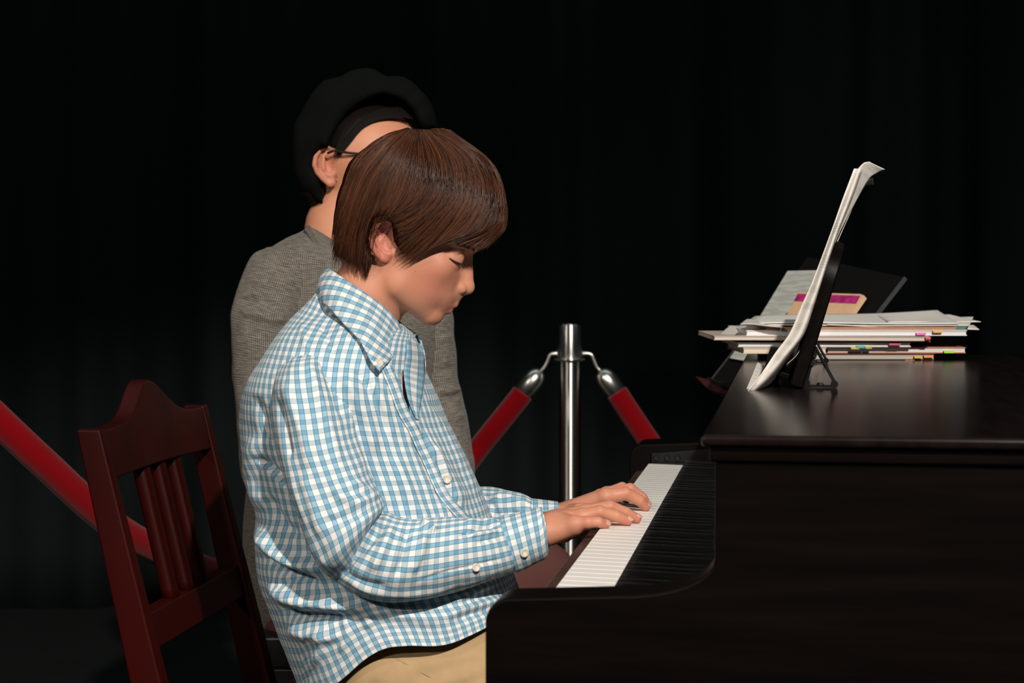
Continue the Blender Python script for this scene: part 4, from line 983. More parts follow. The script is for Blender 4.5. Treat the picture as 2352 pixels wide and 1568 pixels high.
# ---------------------------------------------------------- eyes, brows, nails
for s in (1, -1):
    pts = []
    for x, y in ((1031, 591.5), (1038, 597), (1046, 601.5), (1053, 604.5), (1059.5, 606)):
        # find the surface sideways
        c = np.linspace(150, 20, 240); pp = np.stack([np.full(240, x * 1.0), np.full(240, y * 1.0), c], 1)
        pp = np.array([q(x, y, k) for k in c]); v = f_head(pp); i = int(np.argmax(v < 0)); r = pp[i].copy(); r[2] *= s; pts.append(r + np.array([0.8, 0.6, 0.8 * s]))
    c = cr(pts, np.linspace(0, 4, 15)); m = MB(); m.tube(FW(c), np.array([0.4, .7, .95, 1.1, 1.2, 1.25, 1.3, 1.35, 1.35, 1.35, 1.3, 1.2, 1.0, .8, .4]) * 0.0010, 6); m.build('eyelash', M['lash'], body, smooth=True)
    for k in range(9):
        b0 = c[3 + k]; m = MB(); m.tube(FW([b0, b0 + np.array([3.5, 2.5, 1.5 * s]), b0 + np.array([8, 3.2, 3.5 * s])]), [0.0003, 0.00022, 0.00008], 4); m.build('lash_hair', M['lash'], body) if False else None
    mm = MB(); rr = np.random.RandomState(5)
    def sf(x, y):
        cc = np.linspace(150, 3, 300); pp = np.array([q(x, y, kk) for kk in cc]); v = f_head(pp); r = pp[int(np.argmax(v < 0))].copy(); r[2] = r[2] * s; return r
    for k in range(95):
        t = rr.uniform(0, 1) ** 0.9; x = 1054 + 36 * t; y = 563 + 11 * t ** 1.5 + rr.uniform(-3.4, 3.4); L_ = rr.uniform(6, 10)
        P3 = [sf(x, y), sf(x - L_ * .5, y - 1.5 - t), sf(x - L_, y - 2 - 2.5 * t)]
        P3 = [p_ + np.array([0.2, -0.2, h_ * s]) for p_, h_ in zip(P3, (0.5, 1.6, 1.2))]
        mm.tube(FW(np.array(P3)), [0.00040, 0.00034, 0.0001], 4)
    mm.build('eyebrow', M['hair2'], body)
def nail(js, up, side, r=7.0):
    a = FP(*js[2][0]); b = FP(*js[3][0]); ax = (b - a) / np.linalg.norm(b - a); up = np.array(up, float); up -= ax * (up @ ax); up /= np.linalg.norm(up); sd = np.cross(ax, up)
    rad = js[3][1]; c = b + ax * 1.0; V = []; n = 9; fc = []
    for i in range(n):
        for j in range(n):
            s = (i / (n - 1) - 0.5) * 2; t = (j / (n - 1) - 0.5) * 2; x = s * math.sqrt(max(0, 1 - 0.5 * t * t)); y = t * math.sqrt(max(0, 1 - 0.5 * s * s))
            an = y * 0.85; V.append(c + ax * (x * 8.5) + up * (rad + 0.55 - 0.35 * abs(x) ** 2 - 1.2 * max(0, x)) * math.cos(an) + sd * (rad + 0.5) * math.sin(an))
    m = MB(); m.add(FW(np.array(V)), [(i * n + j, i * n + j + 1, (i + 1) * n + j + 1, (i + 1) * n + j) for i in range(n - 1) for j in range(n - 1)])
    o = m.build('fingernail', M['nail'], body, smooth=True); md = o.modifiers.new('s', 'SOLIDIFY'); md.thickness = 0.0004
for k, u in (('pinky', (0.2, -0.6, 0.8)), ('ring', (0.3, -0.75, 0.55)), ('middle', (0.3, -0.9, 0.3))): nail(HR[k], u, 1)
for k in ('index', 'middle', 'ring'): nail(HL[k], (0.6, -0.75, 0.15), 1)

# ---------------------------------------------------------- hair
HC = np.array([952.0, 452.0])
OUT = np.array([(753, 553), (757, 520), (762, 480), (778, 420), (795, 371), (836, 334), (882, 304), (932, 292), (1002, 295), (1064, 320), (1106, 350), (1139, 403), (1158, 450), (1163, 485), (1158, 515), (1150, 560), (1120, 640), (1050, 740), (950, 800), (850, 790), (775, 720), (745, 640)], float)
_oa = np.arctan2(OUT[:, 1] - HC[1], OUT[:, 0] - HC[0]); _or = np.hypot(OUT[:, 0] - HC[0], OUT[:, 1] - HC[1]); _i = np.argsort(_oa)
_oa, _or = _oa[_i], _or[_i]; _oa = np.concatenate([_oa - 2 * math.pi, _oa, _oa + 2 * math.pi]); _or = np.tile(_or, 3)
def hull_rho(x, y):
    a = np.arctan2(y - HC[1], x - HC[0]); return np.hypot(x - HC[0], y - HC[1]) / np.interp(a, _oa, _or)
HW = 156.0
def hull_c(x, y): 
    r = np.clip(hull_rho(x, y), 0, 0.985); w = HW * (1 - r ** 2.4) ** 0.5
    # the head narrows from the temples to the nape
    return w * np.where(y > 500, np.clip(1 - (y - 500) / 620.0, 0.5, 1), 1.0)
HAIRPOLY = np.array([(768, 545), (775, 590), (800, 598), (838, 612), (852, 590), (850, 545), (866, 508), (905, 500), (912, 560), (930, 588), (960, 565), (1002, 545), (1045, 540), (1085, 545), (1115, 540), (1150, 505), (1200, 400), (1100, 250), (900, 250), (740, 350), (745, 500)], float)
def inpoly(x, y, poly):
    ins = np.zeros(x.shape, bool); n = len(poly)
    for i in range(n):
        x1, y1 = poly[i]; x2, y2 = poly[(i + 1) % n]; c = ((y1 > y) != (y2 > y)) & (x < (x2 - x1) * (y - y1) / (y2 - y1 + 1e-12) + x1); ins ^= c
    return ins
def f_cap(p):
    x, y, c = p[:, 0], p[:, 1], np.abs(p[:, 2])
    r = hull_rho(x, y) / 0.955; w = HW * 0.93 * np.where(y > 500, np.clip(1 - (y - 500) / 620.0, 0.5, 1), 1.0)
    g = (np.maximum(r, 1e-3) ** 2.4 + (c / w) ** 2) ** 0.5 - 1
    d = g * 120
    dist, _, _ = segdist(x, y, np.vstack([HAIRPOLY, HAIRPOLY[:1]])); sd = np.where(inpoly(x, y, HAIRPOLY), -dist, dist)
    return smax(d, sd, 10)
V, Q = snets(f_cap, (730, 270, -175), (1190, 640, 175), 4.0)
hair = meshobj('hair', FW(V), Q, M['haircap'], boy, attr=np.zeros(len(V)))
G = np.array([
 [(935, 296), (872, 318), (812, 372), (780, 460), (758, 556)],
 [(940, 298), (882, 335), (828, 400), (792, 490), (764, 590)],
 [(943, 299), (890, 350), (842, 425), (806, 520), (784, 614)],
 [(946, 300), (900, 362), (858, 440), (824, 535), (812, 618)],
 [(950, 301), (912, 372), (880, 450), (848, 535), (836, 640)],
 [(955, 302), (930, 385), (905, 455), (864, 530), (852, 610)],
 [(962, 302), (975, 375), (962, 445), (903, 488), (838, 508)],
 [(970, 302), (1008, 370), (1002, 450), (940, 508), (882, 536)],
 [(978, 301), (1034, 368), (1038, 450), (976, 522), (908, 588)],
 [(986, 300), (1060, 366), (1070, 450), (1012, 532), (936, 608)],
 [(994, 299), (1082, 366), (1098, 452), (1050, 530), (963, 588)],
 [(1002, 298), (1100, 368), (1122, 455), (1084, 528), (998, 562)],
 [(1010, 298), (1114, 370), (1142, 458), (1118, 524), (1042, 560)],
 [(1018, 298), (1124, 372), (1153, 460), (1142, 522), (1080, 570)],
 [(1026, 300), (1126, 374), (1157, 455), (1154, 515), (1108, 574)],
 [(1034, 302), (1132, 378), (1161, 462), (1160, 520), (1136, 556)]], float)
G[:, 0, 1] -= 9
def strands(n, seed, parent, name, mirror=False, fly=False):
    r = np.random.RandomState(seed); K = 15; ng = len(G)
    nc = 230; clg = r.uniform(0, ng - 1, nc); cph = r.uniform(0, 6.28, nc); cam = r.uniform(0, 1, nc); cel = r.uniform(-0.2, 1, nc); clen = r.uniform(-0.05, 0.05, nc)
    ci = r.randint(0, nc, n); g = clg[ci] + r.normal(0, 0.16, n); g = np.clip(g, 0, ng - 1)
    free = r.rand(n) < 0.35; g = np.where(free, r.uniform(0, ng - 1, n), g)
    t0 = r.uniform(0, 1, n) ** 1.6 * 0.62; t1 = np.clip(0.93 + clen[ci] + r.normal(0, 0.035, n), 0.75, 1.05)
    if fly: t1 = r.uniform(0.8, 1.03, n)
    s = np.linspace(0, 1, K)[None]; T = t0[:, None] + (t1 - t0)[:, None] * s
    # clump: strands draw together towards the tips
    gc = clg[ci][:, None]; gg = g[:, None] + (gc - g[:, None]) * np.where(free, 0, 0.75)[:, None] * s ** 1.5
    gg = gg + 0.22 * np.sin(T * 5 + cph[ci][:, None]) * s + 0.05 * np.sin(T * 13 + cph[ci][:, None] * 2)
    gp = np.clip(gg, 0, ng - 1.0001); i = gp.astype(int); f = (gp - i)[..., None]
    Tt = T * 4
    xy = np.zeros((n, K, 2))
    for a in range(ng):
        m_ = i == a
        if m_.any():
            tt = np.minimum(Tt[m_], 4.0); P0 = cr(G[a], tt); P1 = cr(G[a + 1], tt)
            o0 = (G[a][4] - G[a][3]) * 0.9; o1 = (G[a + 1][4] - G[a + 1][3]) * 0.9; ex = np.maximum(Tt[m_] - 4.0, 0)[:, None]
            xy[m_] = (P0 + o0 * ex) * (1 - f[m_]) + (P1 + o1 * ex) * f[m_]
    x, y = xy[..., 0], xy[..., 1]
    low = 0
    if mirror: c = hull_c(x, y)
    else:
        ax_, ay_ = x, y; c = hull_c(x, y)
        for _ in range(5):
            kf_ = 1 - c * S0 / D0; x = 1176 + (ax_ - 1176) * kf_; y = 784 + (ay_ - 784) * kf_; c = 0.5 * c + 0.5 * hull_c(x, y)
        inear = (((ax_ - 876) / 38) ** 2 + ((ay_ - 552) / 57) ** 2 < 1) | (((ax_ - 890) / 20) ** 2 + ((ay_ - 580) / 24) ** 2 < 1)
    el = (0.955 + 0.065 * (cel[ci][:, None] * 0.65 + 0.35 * r.rand(n)[:, None]) * np.minimum(1, s * 3 + 0.4)) + ((0.05 * np.sin(np.minimum(s * 1.3, 1) * math.pi) * r.rand(n)[:, None] ** 2 + 0.02 * s ** 2 * r.rand(n)[:, None]) if fly else 0)
    x = HC[0] + (x - HC[0]) * el; ytop = HC[1] + (y - HC[1]) * el; y = np.where(y < HC[1] + 60, ytop, y - (1 - el) * 60)
    c = c * np.where(hull_rho(x, y) > 0.93, 1 - 0.75 * r.rand(n)[:, None], 1.0) * el + 2.0 * np.sin(T * 9 + cph[ci][:, None]) * s
    cx, cy = x, y
    if mirror: c = -c
    else: c = np.where(inear & (not fly), np.minimum(c, 62), c)
    Pt = np.stack([cx, cy, c], -1)
    rad = (r.uniform(0.55, 0.95, n))[:, None] * np.interp(s, [0, 0.1, 0.8, 1], [0.7, 1, 0.8, 0.15]) * (0.7 if fly else 1)
    if not mirror and not fly: rad = np.where(inear, rad * 0.02, rad)
    W = FW(Pt); Tn = np.gradient(W, axis=1); Tn /= np.linalg.norm(Tn, axis=2)[..., None] + 1e-12
    N = np.cross(Tn, UPV); N /= np.linalg.norm(N, axis=2)[..., None] + 1e-12; B = np.cross(Tn, N)
    k3 = 3; V = np.zeros((n, K, k3, 3))
    for k in range(k3):
        a = 2 * math.pi * k / k3; V[:, :, k] = W + (N * math.cos(a) + B * math.sin(a)) * (rad * 0.0005)[..., None]
    base = (np.arange(n) * K * k3)[:, None, None] + (np.arange(K - 1) * k3)[None, :, None]
    kk = np.arange(k3)[None, None]; k2 = (kk + 1) % k3
    Fc = np.stack([base + kk, base + k2, base + k3 + k2, base + k3 + kk], -1).reshape(-1, 4)
    tint = np.clip(0.36 + 0.62 * (cam[ci] - 0.5) + r.normal(0, 0.16, n), 0, 1); at = np.repeat(tint, K * k3)
    return meshobj(name, V.reshape(-1, 3), Fc, M['hair'], parent, attr=at)
strands(8500, 3, hair, 'hair_strands'); strands(4500, 4, hair, 'hair_strands', mirror=True)
strands(260, 9, hair, 'flyaway_hairs', fly=True)
# ---------------------------------------------------------- the checked shirt
def vary(V, amp, scale, seed): 
    return V + gridnormals(V) * (vnoise(V, scale, seed) * amp)[..., None]
TS = [  # front contour, back contour, depth, half depth
 (922, 744, 738, 662, 2.150, 0.050),
 (934, 756, 705, 702, 2.145, 0.070),
 (948, 768, 668, 738, 2.145, 0.099),
 (962, 795, 632, 782, 2.145, 0.130),
 (976, 845, 602, 828, 2.150, 0.154),
 (1004, 905, 570, 884, 2.150, 0.165),
 (1032, 968, 560, 936, 2.150, 0.160),
 (1062, 1032, 562, 1010, 2.150, 0.155),
 (1090, 1096, 578, 1090, 2.150, 0.152),
 (1116, 1160, 590, 1170, 2.150, 0.152),
 (1140, 1220, 590, 1250, 2.150, 0.154),
 (1160, 1275, 600, 1325, 2.150, 0.158),
 (1176, 1320, 628, 1400, 2.150, 0.160),
 (1190, 1360, 662, 1490, 2.150, 0.164),
 (1198, 1392, 700, 1604, 2.150, 0.166)]
V, UV = cloft(TS, 300, 260, 2.25)
V = vary(V, 0.0020, 26, 1); V = vary(V, 0.0009, 60, 2)
TF = [ # folds on the body of the shirt
 ([(775, 850), (812, 905), (850, 980), (862, 1060)], 13, 6),
 ([(806, 820), (850, 900), (880, 960), (892, 1010)], 9, -5),
 ([(845, 850), (880, 930), (905, 1010)], 10, 4),
 ([(590, 990), (575, 1090), (610, 1180)], 16, 7), ([(585, 1046), (628, 1090), (672, 1140), (690, 1190)], 8, -11, 's'), ([(612, 1130), (640, 1190), (690, 1240)], 12, -7), ([(585, 905), (605, 960), (612, 1020)], 9, -5),
 ([(590, 1200), (640, 1268), (700, 1300), (790, 1310)], 19, 17), ([(600, 1262), (640, 1300), (690, 1322), (740, 1340)], 13, -14),
 ([(612, 1330), (670, 1372), (760, 1395), (860, 1420)], 17, 14), ([(632, 1392), (690, 1420), (750, 1425), (800, 1440)], 12, -11),
 ([(650, 1440), (720, 1470), (800, 1490)], 16, 7),
 ([(700, 1300), (660, 1340), (625, 1345)], 10, -5),
 ([(1165, 1385), (1100, 1400), (1045, 1418), (1020, 1450)], 11, 5), ([(1130, 1420), (1080, 1428), (1045, 1450)], 9, -3), ([(1140, 1340), (1080, 1370), (1030, 1400)], 12, 5),
 ([(800, 1400), (870, 1440), (960, 1450), (1040, 1430)], 22, 6),
 ([(850, 1500), (840, 1440), (815, 1380)], 9, 5), ([(720, 1560), (740, 1500), (735, 1450)], 12, 5), ([(780, 1545), (800, 1480), (790, 1430)], 10, 4),
 ([(900, 1040), (930, 1110), (960, 1170), (990, 1200)], 14, 5), ([(940, 1000), (985, 1080), (1020, 1160)], 9, -3.5), ([(985, 1010), (1030, 1090), (1075, 1165)], 11, 4.5),
 ([(1000, 930), (1030, 1000), (1070, 1080), (1105, 1150)], 9, 3), ([(985, 905), (1020, 960), (1040, 1010)], 8, -3),
 ([(962, 978), (980, 1020), (1000, 1062), (1030, 1130), (1066, 1172)], 3.2, -4.5), ([(972, 975), (990, 1018), (1010, 1060), (1040, 1128), (1076, 1170)], 4, 2.6),
 ([(745, 700), (775, 745), (810, 790)], 8, 3), ([(735, 735), (760, 790), (775, 830)], 7, -3), ([(690, 735), (700, 780), (705, 805)], 8, 2.5)]
V = fold(V, TF)
# hem: shaped shirt tail
nv = V.shape[0]
_nu = V.shape[1]; _x, _y, _D = proj(V[-1, 2:_nu // 2 - 2]); _o = np.argsort(_x)
_ty = np.interp(_x[_o], [700, 750, 790, 840, 890, 960, 1000, 1040, 1092, 1198], [1602, 1588, 1560, 1515, 1489, 1486, 1487, 1479, 1455, 1400]); _dl = np.convolve(np.pad(_y[_o] - _ty, 4, mode='edge'), np.ones(9) / 9, mode='valid')
for k in range(nv):
    w = max(0, (k - nv * 0.74) / (nv * 0.26)) ** 1.3
    if w > 0:
        x, y, D = proj(V[k]); side = np.clip((D.mean() - D) / 0.10 * 0 + 1, 0, 1)
        # the tail dips at the back and lifts over the hip
        lift = np.interp(x, _x[_o], _dl)
        V[k] += np.outer(w * lift * 0.0005, ZV)
def keep_torso(c):
    x, y, D = proj(c); nearside = D < 2.15
    wedge = inpoly(x, y, np.array([(922, 862), (927, 850), (932, 900), (934, 932), (924, 905)]))
    return ~(wedge & nearside)
shirt = loftobj('shirt', V, UV, M['plaid'], boy, thick=0.0012)
def open_wedge(o):
    root = Vector(boy.location); bm = bmesh.new(); bm.from_mesh(o.data)
    poly = np.array([(921, 858), (926, 846), (932, 880), (937, 915), (944, 948), (934, 934), (926, 905)])
    def sel(pad):
        out = []
        for f in bm.faces:
            c = np.array(f.calc_center_median() + root)[None]; x, y, D = proj(c)
            if D[0] < 2.12 and 912 - pad < x[0] < 952 + pad and 838 - pad < y[0] < 956 + pad: out.append((f, x[0], y[0]))
        return out
    fs = [f for f, x, y in sel(0)]; ed = list({e for f in fs for e in f.edges}); bmesh.ops.subdivide_edges(bm, edges=ed, cuts=5, use_grid_fill=True)
    fs = sel(0); xs = np.array([x for f, x, y in fs]); ys = np.array([y for f, x, y in fs]); k = inpoly(xs, ys, poly)
    bmesh.ops.delete(bm, geom=[fs[i][0] for i in np.flatnonzero(k)], context='FACES'); bm.to_mesh(o.data); bm.free()
_full = V.copy()

def sleeve(name, st, nu, nv, folds, sup=2.15, seed=3, amp=0.0014):
    V, UV = cloft(st, nu, nv, sup); V = vary(V, amp, 45, seed); V = vary(V, amp * 0.5, 90, seed + 1); V = fold(V, folds); return V, UV
def merge_lofts(name, parts, m, parent, swap=False, thick=0.0):
    vs, fs, uvs = [], [], []; n = 0
    for V, UV in parts:
        nv, nu = V.shape[:2]; Fc, fi, fj = gridfaces(nv, nu)
        uvs.append(np.stack([UV[fi, fj], UV[fi, fj + 1], UV[fi + 1, fj + 1], UV[fi + 1, fj]], axis=1).reshape(-1, 2)); vs.append(V.reshape(-1, 3)); fs.append(Fc + n); n += nv * nu
    UVl = np.concatenate(uvs); 
    if swap: UVl = UVl[:, ::-1]
    o = meshobj(name, np.concatenate(vs), np.concatenate(fs), m, parent, uv=lambda me, li: UVl)
    bm = bmesh.new(); bm.from_mesh(o.data); bmesh.ops.recalc_face_normals(bm, faces=bm.faces); bm.to_mesh(o.data); bm.free()
    if thick: md = o.modifiers.new('s', 'SOLIDIFY'); md.thickness = thick; md.offset = -1
    return o
UP = [(745, 800, 688, 806, 2.075, 0.045), (772, 822, 652, 830, 2.070, 0.082), (800, 868, 630, 876, 2.060, 0.094), (820, 930, 628, 950, 2.040, 0.088), (832, 1010, 638, 1040, 2.015, 0.073),
      (846, 1078, 662, 1120, 1.986, 0.052), (872, 1132, 690, 1200, 1.980, 0.053), (884, 1160, 716, 1266, 1.976, 0.054), (872, 1186, 745, 1312, 1.978, 0.050), (850, 1220, 790, 1335, 1.99, 0.034), (835, 1250, 815, 1320, 2.0, 0.012)]
UF = [([(648, 860), (672, 930), (700, 1010), (712, 1090)], 14, 5), ([(636, 905), (655, 990), (668, 1060)], 8, -5),
      ([(705, 812), (730, 900), (760, 990), (785, 1075)], 9, 3.5), ([(735, 820), (765, 900), (790, 970)], 7, -3), ([(790, 870), (800, 950), (826, 1030), (845, 1090)], 9, 4),
      ([(690, 1080), (720, 1160), (740, 1240)], 14, 4), ([(760, 1120), (800, 1150), (862, 1152)], 12, 5), ([(740, 1200), (790, 1190), (850, 1172)], 10, -4), ([(800, 1100), (845, 1128), (872, 1146)], 9, 4.5),
      ([(655, 1060), (690, 1160), (722, 1260), (770, 1320)], 10, 3)]
FO = [(842, 1196, 752, 1300, 2.000, 0.020), (866, 1184, 770, 1330, 1.990, 0.042), (890, 1178, 800, 1356, 1.984, 0.050), (915, 1186, 850, 1374, 1.982, 0.052), (950, 1192, 915, 1380, 1.984, 0.050), (1000, 1188, 985, 1373, 1.992, 0.047),
      (1058, 1188, 1062, 1353, 2.004, 0.044), (1108, 1192, 1126, 1332, 2.018, 0.041), (1150, 1194, 1182, 1310, 2.034, 0.035), (1172, 1196, 1200, 1298, 2.04, 0.031)]
FF = [([(890, 1200), (850, 1240), (800, 1290), (762, 1318)], 13, -6), ([(905, 1200), (880, 1260), (850, 1320)], 12, 5), ([(935, 1205), (930, 1270), (905, 1335)], 9, -5), ([(962, 1202), (985, 1210), (1000, 1222)], 6, 7), ([(975, 1215), (965, 1270), (945, 1320)], 9, 4.5),
      ([(1148, 1205), (1100, 1212), (1045, 1238)], 5, -4), ([(1148, 1222), (1110, 1225), (1070, 1232)], 4, 3.5), ([(1150, 1236), (1118, 1240), (1090, 1250)], 4, -2.5), ([(1146, 1196), (1105, 1196), (1060, 1200)], 5, 4),
      ([(1160, 1282), (1100, 1296), (1030, 1312), (945, 1338)], 3.2, -2.2), ([(790, 1330), (860, 1362), (960, 1366), (1060, 1345)], 8, 3),
      ([(770, 1300), (830, 1335), (900, 1350)], 9, -3.5)]
slv = merge_lofts('sleeve', [sleeve('u', UP, 170, 210, UF), sleeve('f', FO, 170, 210, FF, seed=5, amp=0.0010)], M['plaid'], shirt)
CU = [(1146, 1190, 1186, 1312, 2.040, 0.0365), (1150, 1186, 1189, 1313, 2.040, 0.038), (1180, 1180, 1212, 1302, 2.043, 0.0365), (1210, 1173, 1235, 1289, 2.047, 0.0345), (1228, 1169, 1246, 1284, 2.050, 0.0335), (1238, 1166, 1254, 1276, 2.052, 0.033), (1243, 1166, 1259, 1262, 2.052, 0.0325), (1245, 1167, 1260, 1244, 2.052, 0.0325)]
V, UV = cloft(CU, 120, 40, 2.3)
V = vary(V, 0.0005, 60, 8)
x, y, D = proj(V.reshape(-1, 3)); corner = (np.hypot(x - 1262, y - 1272) < 0)
cuff = loftobj('cuff', V, UV + np.array([0.004, 0.002]), M['plaid'], slv, thick=0.0018, swap=True)
# far arm
UP2 = [(800, 830, 700, 835, 2.27, 0.02), (830, 880, 690, 885, 2.29, 0.045), (860, 960, 700, 970, 2.31, 0.05), (900, 1060, 740, 1080, 2.32, 0.05), (960, 1130, 800, 1200, 2.32, 0.05), (990, 1170, 880, 1270, 2.31, 0.045), (990, 1200, 930, 1280, 2.3, 0.02)]
FO2 = [(960, 1130, 880, 1240, 2.30, 0.02), (1010, 1120, 940, 1280, 2.28, 0.042), (1060, 1116, 1030, 1280, 2.26, 0.046), (1108, 1117, 1095, 1275, 2.24, 0.046), (1150, 1122, 1145, 1268, 2.225, 0.044), (1196, 1133, 1190, 1255, 2.212, 0.040), (1224, 1146, 1222, 1240, 2.205, 0.038), (1240, 1150, 1236, 1236, 2.202, 0.036)]
FF2 = [([(1120, 1160), (1150, 1140), (1190, 1150), (1220, 1160)], 8, 4), ([(1130, 1185), (1160, 1175), (1200, 1180)], 6, -4), ([(1110, 1140), (1135, 1165), (1140, 1200)], 7, -3)]
slv2 = merge_lofts('sleeve', [sleeve('u', UP2, 90, 90, []), sleeve('f', FO2, 120, 140, FF2, seed=15)], M['plaid'], shirt)
CU2 = [(1218, 1147, 1225, 1240, 2.205, 0.038), (1222, 1145, 1228, 1241, 2.205, 0.039), (1250, 1148, 1254, 1236, 2.203, 0.036), (1282, 1152, 1276, 1226, 2.201, 0.034)]
V, UV = cloft(CU2, 100, 30, 2.3); loftobj('cuff', V, UV, M['plaid'], slv2, thick=0.0018, swap=True)

# collar: a turned-down leaf swept round the neck
def collar():
    top = [(932, 768, 2.112), (903, 726, 2.090), (868, 694, 2.082), (828, 666, 2.082), (790, 641, 2.090), (762, 622, 2.115), (752, 616, 2.150), (762, 624, 2.190), (800, 650, 2.225), (850, 690, 2.235), (900, 730, 2.225), (940, 756, 2.195), (962, 770, 2.165)]
    bot = [(872, 852, 1.994), (852, 829, 1.996), (826, 782, 2.010), (790, 744, 2.034), (762, 714, 2.058), (738, 690, 2.095), (730, 680, 2.150), (742, 690, 2.205), (790, 730, 2.250), (850, 780, 2.265), (905, 830, 2.255), (948, 862, 2.225), (972, 880, 2.190)]
    A = np.array([P(*p) for p in top]); B = np.array([P(*p) for p in bot]); n, mrow = 120, 26
    a = cr(A, np.linspace(0, 12, n)); b = cr(B, np.linspace(0, 12, n))
    up = np.array([P(1.0 * x, 1.0 * y, D) for x, y, D in [(925, 775, 2.125), (897, 736, 2.105), (862, 706, 2.098), (822, 680, 2.098), (788, 655, 2.105), (768, 640, 2.125), (760, 634, 2.150), (770, 640, 2.180), (806, 664, 2.205), (850, 702, 2.215), (893, 740, 2.205), (928, 764, 2.182), (948, 778, 2.160)]])
    st = [P(x, y, D) for x, y, D in [(905, 812, 2.11), (880, 780, 2.09), (850, 750, 2.08), (808, 722, 2.08), (770, 692, 2.09), (745, 668, 2.115), (742, 664, 2.150), (748, 670, 2.19), (790, 702, 2.22), (838, 746, 2.23), (880, 790, 2.22), (922, 812, 2.19), (938, 815, 2.165)]]
    u_ = cr(up, np.linspace(0, 12, n)); s_ = cr(st, np.linspace(0, 12, n))
    V = np.zeros((mrow, n, 3)); UVg = np.zeros((mrow, n, 2))
    L = np.concatenate([[0], np.cumsum(np.linalg.norm(np.diff(a, axis=0), axis=1))])
    out = a - (a.mean(axis=0)); out -= np.outer(out @ ZV, ZV); out /= np.linalg.norm(out, axis=1)[:, None]
    for k in range(mrow):
        t = k / (mrow - 1)
        if t < 0.28: w = t / 0.28; V[k] = s_ * (1 - w) + u_ * w + 0
        elif t < 0.40: w = (t - 0.28) / 0.12; V[k] = u_ * (1 - w) + a * w + ZV * 0.003 * math.sin(w * math.pi)
        else: w = (t - 0.40) / 0.60; V[k] = a * (1 - w) + b * w + out * 0.005 * math.sin(w * math.pi)
        h = np.linalg.norm(V[k] - (V[k - 1] if k else V[k]), axis=1)
        UVg[k, :, 0] = L - 0.0; UVg[k, :, 1] = (UVg[k - 1, :, 1] + h) if k else 0
    Fc = [(i * n + j, i * n + j + 1, (i + 1) * n + j + 1, (i + 1) * n + j) for i in range(mrow - 1) for j in range(n - 1)]
    uvf = UVg.reshape(-1, 2); uvf = np.stack([uvf[:, 1], uvf[:, 0]], 1)
    o = meshobj('collar', V.reshape(-1, 3), Fc, M['plaid'], shirt, uv=uvf * 0.80 + np.array([0.003, 0.004])); md = o.modifiers.new('s', 'SOLIDIFY'); md.thickness = 0.0014; md.offset = 0
    return o
col = collar()
# front edges: stitched strips that follow the surface of the shirt
from mathutils.bvhtree import BVHTree
def bvh_of(objs):
    vs, fs = [], []
    for o in objs:
        off = len(vs); root = Vector(boy.location); vs += [v.co + root for v in o.data.vertices]; fs += [[i + off for i in p.vertices] for p in o.data.polygons]
    return BVHTree.FromPolygons(vs, fs)
def strip(name, Lp, Rp, off, bv, n=70, k=10, th=0.0012, vo=0.0, material=None, lip=0.0):
    l = cr(np.array(Lp, float), np.linspace(0, len(Lp) - 1, n)); r = cr(np.array(Rp, float), np.linspace(0, len(Rp) - 1, n)); V, Uv, Dm = [], [], np.zeros((n, k))
    for i in range(n):
        for j in range(k):
            t = j / (k - 1); x, y = l[i] * (1 - t) + r[i] * t; d = Vector(FWD + RGT * ((x - 1176) / F_) + UPV * ((784 - y) / F_)).normalized(); loc, nr, ix, ds = bv.ray_cast(Vector(CAM), d)
            Dm[i, j] = (np.array(loc) - CAM) @ FWD if loc is not None else np.nan
    for j in range(k):
        c = Dm[:, j]; ok = ~np.isnan(c); Dm[:, j] = np.interp(np.arange(n), np.arange(n)[ok], c[ok]) if ok.any() else Dm[:, max(0, j - 1)]
    ker = np.ones(7) / 7; Dm = np.stack([np.convolve(np.pad(Dm[:, j], 3, mode='edge'), ker, mode='valid') for j in range(k)], 1)
    sv = 0.0; prev = None
    for i in range(n):
        m_ = P(*(l[i] * 0.5 + r[i] * 0.5), Dm[i, k // 2]); sv += 0 if prev is None else np.linalg.norm(m_ - prev); prev = m_
        for j in range(k):
            t = j / (k - 1); x, y = l[i] * (1 - t) + r[i] * t; V.append(P(x, y, Dm[i, j] - off - lip * t)); Uv.append((vo + t * 0.0165, sv))
    o = meshobj(name, V, [(i * k + j, i * k + j + 1, i * k + k + 1 + j, i * k + k + j) for i in range(n - 1) for j in range(k - 1)], material or M['plaid'], shirt, uv=Uv)
    md = o.modifiers.new('s', 'SOLIDIFY'); md.thickness = th; md.offset = 0; return o
_bv = bvh_of([shirt])
edge = [(898, 838), (916, 880), (931, 922), (944, 952), (962, 982), (980, 1022), (1000, 1064), (1030, 1130), (1066, 1174), (1090, 1200)]
strip('placket', [(x - 24, y + 6) for x, y in edge], edge, 0.0022, _bv, vo=0.001, lip=0.002)
edge2 = [(926, 850), (930, 880), (935, 910), (943, 940)]
strip('far_placket', [(934, 776), (934, 815), (928, 850), (931, 885), (940, 925), (956, 962)], [(968, 790), (974, 820), (975, 862), (971, 900), (965, 932), (960, 964)], 0.003, _bv, n=50, vo=0.004, lip=0.0)
open_wedge(shirt)
